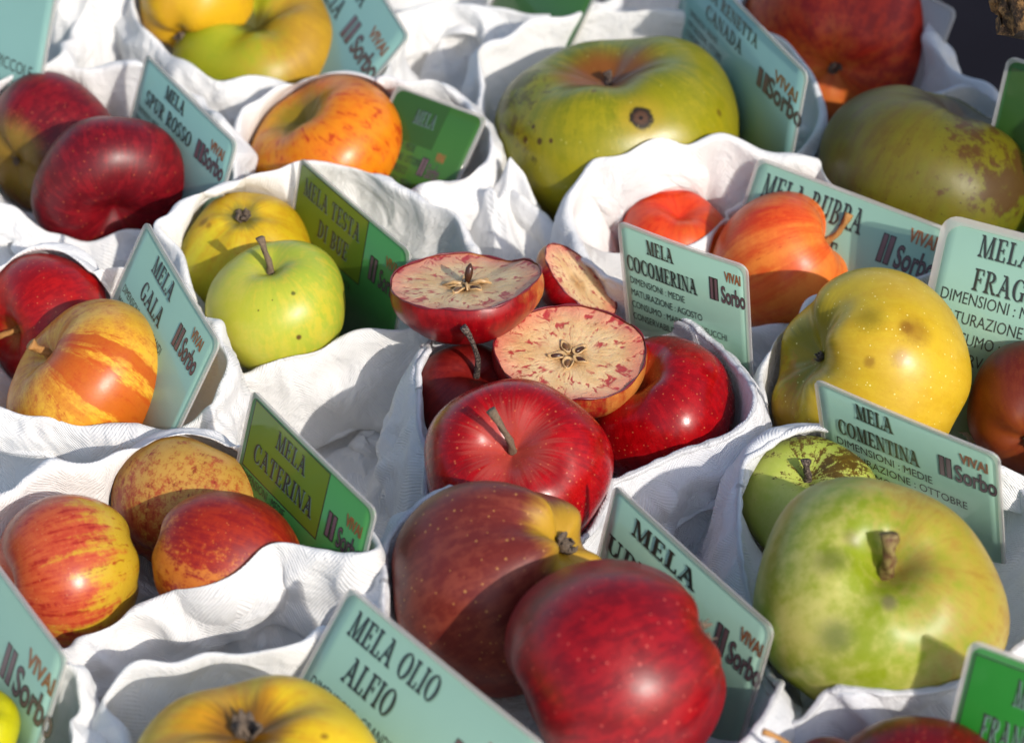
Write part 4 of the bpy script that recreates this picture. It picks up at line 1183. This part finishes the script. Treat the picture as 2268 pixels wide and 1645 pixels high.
def relax_from(X0, X, excess, pinw, iters=170, bend_k=.22, margin=.0018):
    D = lambda a, b: np.linalg.norm(b - a, axis=-1)
    eu, ev = excess
    ru = D(X0, np.roll(X0, -1, 1)) * eu
    rv = D(X0[:-1], X0[1:]) * ev
    r1 = D(X0[:-1], np.roll(X0[1:], -1, 1)) * (eu + ev) / 2
    r2 = D(X0[:-1], np.roll(X0[1:], 1, 1)) * (eu + ev) / 2
    st = 3
    bu = D(X0, np.roll(X0, -st, 1)) * eu
    bv = D(X0[:-st], X0[st:]) * ev * .97
    for it in range(iters):
        A = np.zeros_like(X); Cn = np.full(X.shape[:2] + (1,), 6.5)
        def con(a, b, r, k):
            d = b - a; L = np.linalg.norm(d, axis=-1) + 1e-9
            return d * ((L - r) / L * .5 * k)[..., None]
        g = con(X, np.roll(X, -1, 1), ru, 1.0); A += g; A -= np.roll(g, 1, 1)
        g = con(X[:-1], X[1:], rv, 1.0); A[:-1] += g; A[1:] -= g
        g = con(X[:-1], np.roll(X[1:], -1, 1), r1, .5); A[:-1] += g; A[1:] -= np.roll(g, 1, 1)
        g = con(X[:-1], np.roll(X[1:], 1, 1), r2, .5); A[:-1] += g; A[1:] -= np.roll(g, -1, 1)
        g = con(X, np.roll(X, -st, 1), bu, bend_k); A += g; A -= np.roll(g, st, 1)
        g = con(X[:-st], X[st:], bv, bend_k); A[:-st] += g; A[st:] -= g
        X = X + A / Cn * 2.6
        X = X + (X0 - X) * pinw * .35
        if it % 3 == 2:
            collide(X, margin)
            X[..., 2] = np.maximum(X[..., 2], .0014)
    for _ in range(2):
        Y = X.copy()
        Y[1:-1] = .5 * X[1:-1] + .125 * (X[2:] + X[:-2] + np.roll(X[1:-1], 1, 1) + np.roll(X[1:-1], -1, 1))
        X = Y
    collide(X, margin)
    return X

BAGS = [
 ('A', 'white cloth bag holding the red apples under the cut halves, its cuff in two bands', [(925,860,70),(935,785,74),(1010,710,72),(1130,650,70),(1280,605,70),(1400,640,70),(1560,740,72),(1665,850,78),(1650,940,72),(1500,1005,64),(1370,1060,62),(1200,1140,58),(1050,1120,60),(970,1035,62),(927,950,67)], CLOTH_COOL, dict(cuff=.034, flare=.010, hem=True, cout=.014, jit=.3, folds=.5)),
 ('B', 'white cloth bag with a cord edge round the brownish and crimson foreground apples', [(850,1290,78),(862,1190,80),(945,1105,82),(1060,1070,78),(1220,1080,66),(1362,1130,36),(1560,1290,38),(1720,1440,58),(1700,1580,72),(1560,1720,70),(1330,1790,70),(1050,1700,72),(900,1500,74),(852,1390,76)], CLOTH_COOL, dict(cuff=.014, flare=.006, hem=True, roll=.0018, cout=.009, jit=.25, folds=.5)),
 ('C', 'white cloth bag round the two pale green apples with the COMENTINA card', [(1640,1080,72),(1660,1000,76),(1780,950,78),(1960,960,76),(2180,1020,62),(2300,1150,62),(2300,1380,66),(2120,1500,76),(1950,1490,80),(1840,1530,76),(1750,1600,62),(1690,1480,58),(1650,1300,64),(1636,1180,70)], CLOTH_COOL, dict(cuff=.044, flare=.014, hem=True, cout=.016, jit=.35, folds=.6)),
 ('D', 'white cloth bag at the lower right corner round a very dark red apple', [(1740,1650,58),(1850,1580,64),(2000,1545,66),(2140,1565,66),(2300,1640,66),(2350,1770,60),(2200,1920,60),(1900,1920,60),(1740,1800,58)], CLOTH, dict(cuff=.02)),
 ('E', 'white cloth bag round the large yellow apple and the shaded brown red one', [(1688,900,66),(1700,800,68),(1790,690,70),(1950,620,72),(2120,600,74),(2300,640,72),(2420,760,70),(2440,900,68),(2360,1060,66),(2200,1040,66),(2000,965,66),(1850,945,68),(1760,965,64),(1700,975,60)], CLOTH, dict(cuff=.02)),
 ('F', 'white cloth bag round the two orange red apples with the RUBRA card', [(1265,470,72),(1300,370,84),(1400,312,92),(1520,300,93),(1680,325,88),(1850,380,80),(2000,450,78),(2085,505,74),(1995,548,62),(1890,590,54),(1790,660,48),(1700,722,42),(1600,720,46),(1430,660,62),(1310,580,66)], CLOTH, dict(cuff=.040, flare=.014, excess=(1.17, 1.10), foldamp=.007, roll=.0024)),
 ('G', 'white cloth bag round the largest green apple with the CANADA card', [(1100,330,66),(1055,160,78),(1110,80,84),(1230,35,86),(1480,20,86),(1680,60,84),(1800,170,80),(1790,320,70),(1600,470,60),(1400,560,56),(1250,505,58),(1140,420,62)], CLOTH, dict(cuff=.044, flare=.016, excess=(1.18, 1.10), foldamp=.007)),
 ('H', 'white cloth bag round the huge rust red apple at the upper right', [(1630,100,74),(1700,0,78),(1850,-60,80),(2000,0,80),(2078,115,78),(2210,205,74),(2130,265,64),(1950,280,60),(1790,285,60),(1680,225,66)], CLOTH, {}),
 ('I', 'white cloth bag in shade round the dull green russet apple', [(1795,400,64),(1850,285,70),(1990,218,76),(2120,200,78),(2230,230,76),(2350,300,74),(2420,420,70),(2350,580,64),(2200,640,64),(2000,600,62),(1850,510,60)], CLOTH_COOL, {}),
 ('J', 'white ribbed cloth bag round the two green apples with the TESTA DI BUE card', [(395,560,74),(345,495,80),(430,440,84),(560,378,86),(670,352,82),(790,374,80),(920,436,77),(1040,520,74),(1060,640,66),(930,715,64),(780,744,60),(640,788,56),(520,818,52),(440,710,64)], CLOTH_WARM, dict(cuff=.052, cuffvar=.25, flare=.016, excess=(1.16, 1.11), foldamp=.007)),
 ('K', 'white cloth bag round the red and the orange banded apples with the GALA card', [(-60,760,72),(-40,640,76),(60,570,78),(200,592,76),(310,592,76),(430,690,76),(502,790,76),(472,900,70),(400,952,62),(300,947,66),(150,927,68),(0,902,70),(-70,850,70)], CLOTH_WARM, dict(cuff=.022, flare=.012)),
 ('L', 'white ribbed cloth bag round the three streaked apples with the CATERINA card', [(-50,1130,76),(20,1070,78),(110,1035,80),(250,998,80),(400,988,78),(520,992,76),(700,1080,76),(838,1190,84),(800,1230,86),(620,1208,84),(500,1256,76),(340,1322,67),(200,1402,62),(140,1442,58),(20,1420,60),(-60,1280,70)], CLOTH_WARM, dict(cuff=.034, flare=.014, excess=(1.09, 1.06))),
 ('M', 'white cloth bag cut off by the lower left corner', [(-200,1500,70),(-100,1400,74),(50,1425,74),(155,1480,74),(178,1570,68),(120,1670,62),(-50,1730,60),(-180,1650,64)], CLOTH, {}),
 ('N', 'white cloth bag round the golden yellow ribbed apple at the bottom edge', [(262,1620,66),(225,1540,70),(330,1475,76),(500,1440,78),(660,1420,80),(745,1400,80),(900,1480,80),(1080,1620,78),(1110,1770,72),(900,1920,66),(560,1940,64),(320,1830,64)], CLOTH, dict(cuff=.024, excess=(1.16, 1.10))),
 ('O', 'white cloth bag round the two dark red apples with the SPUR ROSSO card', [(-60,260,74),(0,178,80),(130,142,82),(280,142,82),(420,212,80),(520,325,78),(480,440,74),(320,502,56),(200,527,50),(110,517,52),(40,467,62),(-40,420,72)], CLOTH, dict(cuff=.022, excess=(1.16, 1.10))),
 ('P', 'white cloth bag round the single orange apple with red flecks', [(536,330,70),(540,235,78),(640,185,80),(800,180,82),(930,172,84),(1010,202,80),(1080,290,76),(1070,370,74),(970,405,70),(860,412,64),(720,424,64),(590,405,64)], CLOTH, dict(cuff=.024, excess=(1.16, 1.10))),
 ('Q', 'white cloth bag round the yellow and the lobed green apple at the top', [(295,40,80),(360,-60,80),(520,-100,80),(700,-60,80),(870,60,78),(840,172,72),(740,192,72),(600,168,74),(480,178,76),(400,125,78)], CLOTH, dict(cuff=.024)),
 ('R', 'white cloth bag at the upper left corner with a golden apple', [(-150,100,70),(-100,0,74),(60,-40,74),(170,20,74),(120,130,72),(0,157,70),(-100,160,70)], CLOTH, {}),
 ('S', 'white cloth bag at the upper edge round the lime green apple', [(860,20,74),(880,-80,76),(1050,-140,76),(1250,-120,76),(1370,-20,76),(1250,32,74),(1120,14,78),(980,10,76)], CLOTH, {}),
 ('T', 'white cloth bag at the upper edge round the dark red apple', [(1310,0,74),(1340,-110,76),(1450,-150,76),(1570,-60,74),(1500,18,72),(1400,22,72)], CLOTH, {}),
]
for key, label, rim, mat, kw in BAGS:
    make_bag(key, label, rim, mat, **kw)

def make_napkin(label, u, v, z, rx, ry, rot, h, seed):
    """a rumpled spare cloth heaped between the bags"""
    rng = np.random.default_rng(seed)
    n = 90
    g_ = np.linspace(-1, 1, n); Xg, Yg = np.meshgrid(g_, g_, indexing='ij')
    r = np.sqrt(Xg ** 2 + Yg ** 2)
    z_ = h * np.clip(1 - (r / 1.05) ** 2.2, 0, 1)
    for k in range(9):
        an = rng.uniform(0, math.pi); fr = rng.uniform(2.2, 5.5); ph = rng.uniform(0, 6.3)
        w = np.sin((Xg * math.cos(an) + Yg * math.sin(an)) * fr + ph + .6 * np.sin(Xg * 3 + k))
        z_ = z_ + (1 - np.abs(w)) ** 1.6 * h * .16 * np.clip(1.25 - r, 0, 1)
    z_ = np.maximum(z_, .0016)
    c, s = math.cos(rot), math.sin(rot)
    P = np.stack([(Xg * rx) * c - (Yg * ry) * s, (Xg * rx) * s + (Yg * ry) * c, z_], -1).reshape(-1, 3)
    F = [(i * n + j, (i + 1) * n + j, (i + 1) * n + j + 1, i * n + j + 1) for i in range(n - 1) for j in range(n - 1)]
    uv = np.stack([(Xg * rx).ravel(), (Yg * ry).ravel()], -1)
    o = mesh_obj('crumpled_napkin', P, F, CLOTH, uv=uv)
    p = P3(u, v, z); o.location = (p[0], p[1], 0)
    tag(o, label, 'napkin', 'spare cloths crumpled between the bags')
make_napkin('white crumpled cloth heap between the two bags at the upper left', 212, 95, .05, .045, .04, .5, .062, 3)
make_napkin('white crumpled cloth heap left of the large green apple with the scar', 985, 190, .03, .04, .035, 1.1, .040, 8)
make_napkin('white crumpled cloth behind the cut apple halves', 1110, 560, .03, .035, .04, .2, .045, 12)


# ------------------------------------------------------------------ the rough log end, its unseen length added to shade the far right
_m = NT('rough_dark_bark')
_n = _m.noise(_m.tc('Object'), 60, 6, .7)
_n2 = _m.noise(_m.vm('MULTIPLY', _m.tc('Object'), (1.0, .3, 1.0)), 150, 4, .6)
_m.set(Base_Color=_m.mix(_m.smooth(_n, .4, .65), (.018, .012, .009, 1), (.075, .045, .025, 1)), Roughness=.95,
       Normal=_m.bump(_m.math('ADD', _n, _m.math('MULTIPLY', _n2, .6)), 1.0, .006))
BARK = _m.m
_m = NT('broken_wood_end')
_n = _m.noise(_m.tc('Object'), 200, 5, .7)
_m.set(Base_Color=_m.mix(_m.smooth(_n, .42, .62), (.05, .026, .012, 1), (.36, .19, .065, 1)), Roughness=.9, Normal=_m.bump(_n, 1.0, .004))
LOGEND = _m.m
def make_log():
    rng = np.random.default_rng(5)
    a = P3(2228, -34, .215); pts = [a, np.array([.335, .12, .205]), np.array([.375, .02, .185]), np.array([.40, -.08, .14]), np.array([.43, -.20, .055])]  # first point is the visible end; the unseen rest is routed to cast shade
    n, seg = 30, 60
    C = np.array([np.array([np.interp(f, np.linspace(0, 1, 5), [p[k] for p in pts]) for k in range(3)]) for f in np.linspace(0, 1, seg)])
    V, F = [], []
    nz = smooth_noise(rng, seg, n, 24, (1, 9), (0, 9))
    for i in range(seg):
        t = C[min(i + 1, seg - 1)] - C[max(i - 1, 0)]; t /= np.linalg.norm(t)
        s = np.cross(t, [0, 0, 1.]); s /= np.linalg.norm(s); w = np.cross(s, t)
        r0 = .022 + .026 * min(1, i / 14)
        for k in range(n):
            an = 2 * math.pi * k / n
            r = r0 * (1 + .09 * nz[i, k] + .03 * math.sin(9 * an + i * .2))
            V.append(C[i] + r * (math.cos(an) * s + math.sin(an) * w) + (t * .006 * nz[0, k] if i == 0 else 0))
    for i in range(seg - 1):
        for k in range(n):
            F.append((i * n + k, i * n + (k + 1) % n, (i + 1) * n + (k + 1) % n, (i + 1) * n + k))
    F.append(tuple((seg - 1) * n + k for k in range(n)))
    o = mesh_obj('log', V, F, BARK)
    tag(o, 'rough dark log with a splintered golden end, reaching in at the upper right corner', 'log')
    V2 = [V[k] for k in range(n)]; cen = np.mean(V2, 0) + np.array([.0, 0, 0])
    F2 = []
    rings = [V2]
    for f, dz in ((.8, .004), (.55, -.003), (.3, .003)):
        rings.append([cen + (np.array(p) - cen) * f + np.array([-.4, .7, .1]) * dz * math.sin(k * 2.3) for k, p in enumerate(V2)])
    VV = [p for r in rings for p in r] + [cen]
    for j in range(3):
        for k in range(n): F2.append((j * n + k, (j + 1) * n + k, (j + 1) * n + (k + 1) % n, j * n + (k + 1) % n))
    for k in range(n): F2.append((3 * n + k, 4 * n, 3 * n + (k + 1) % n))
    mesh_obj('broken_end', VV, F2, LOGEND, o)
make_log()
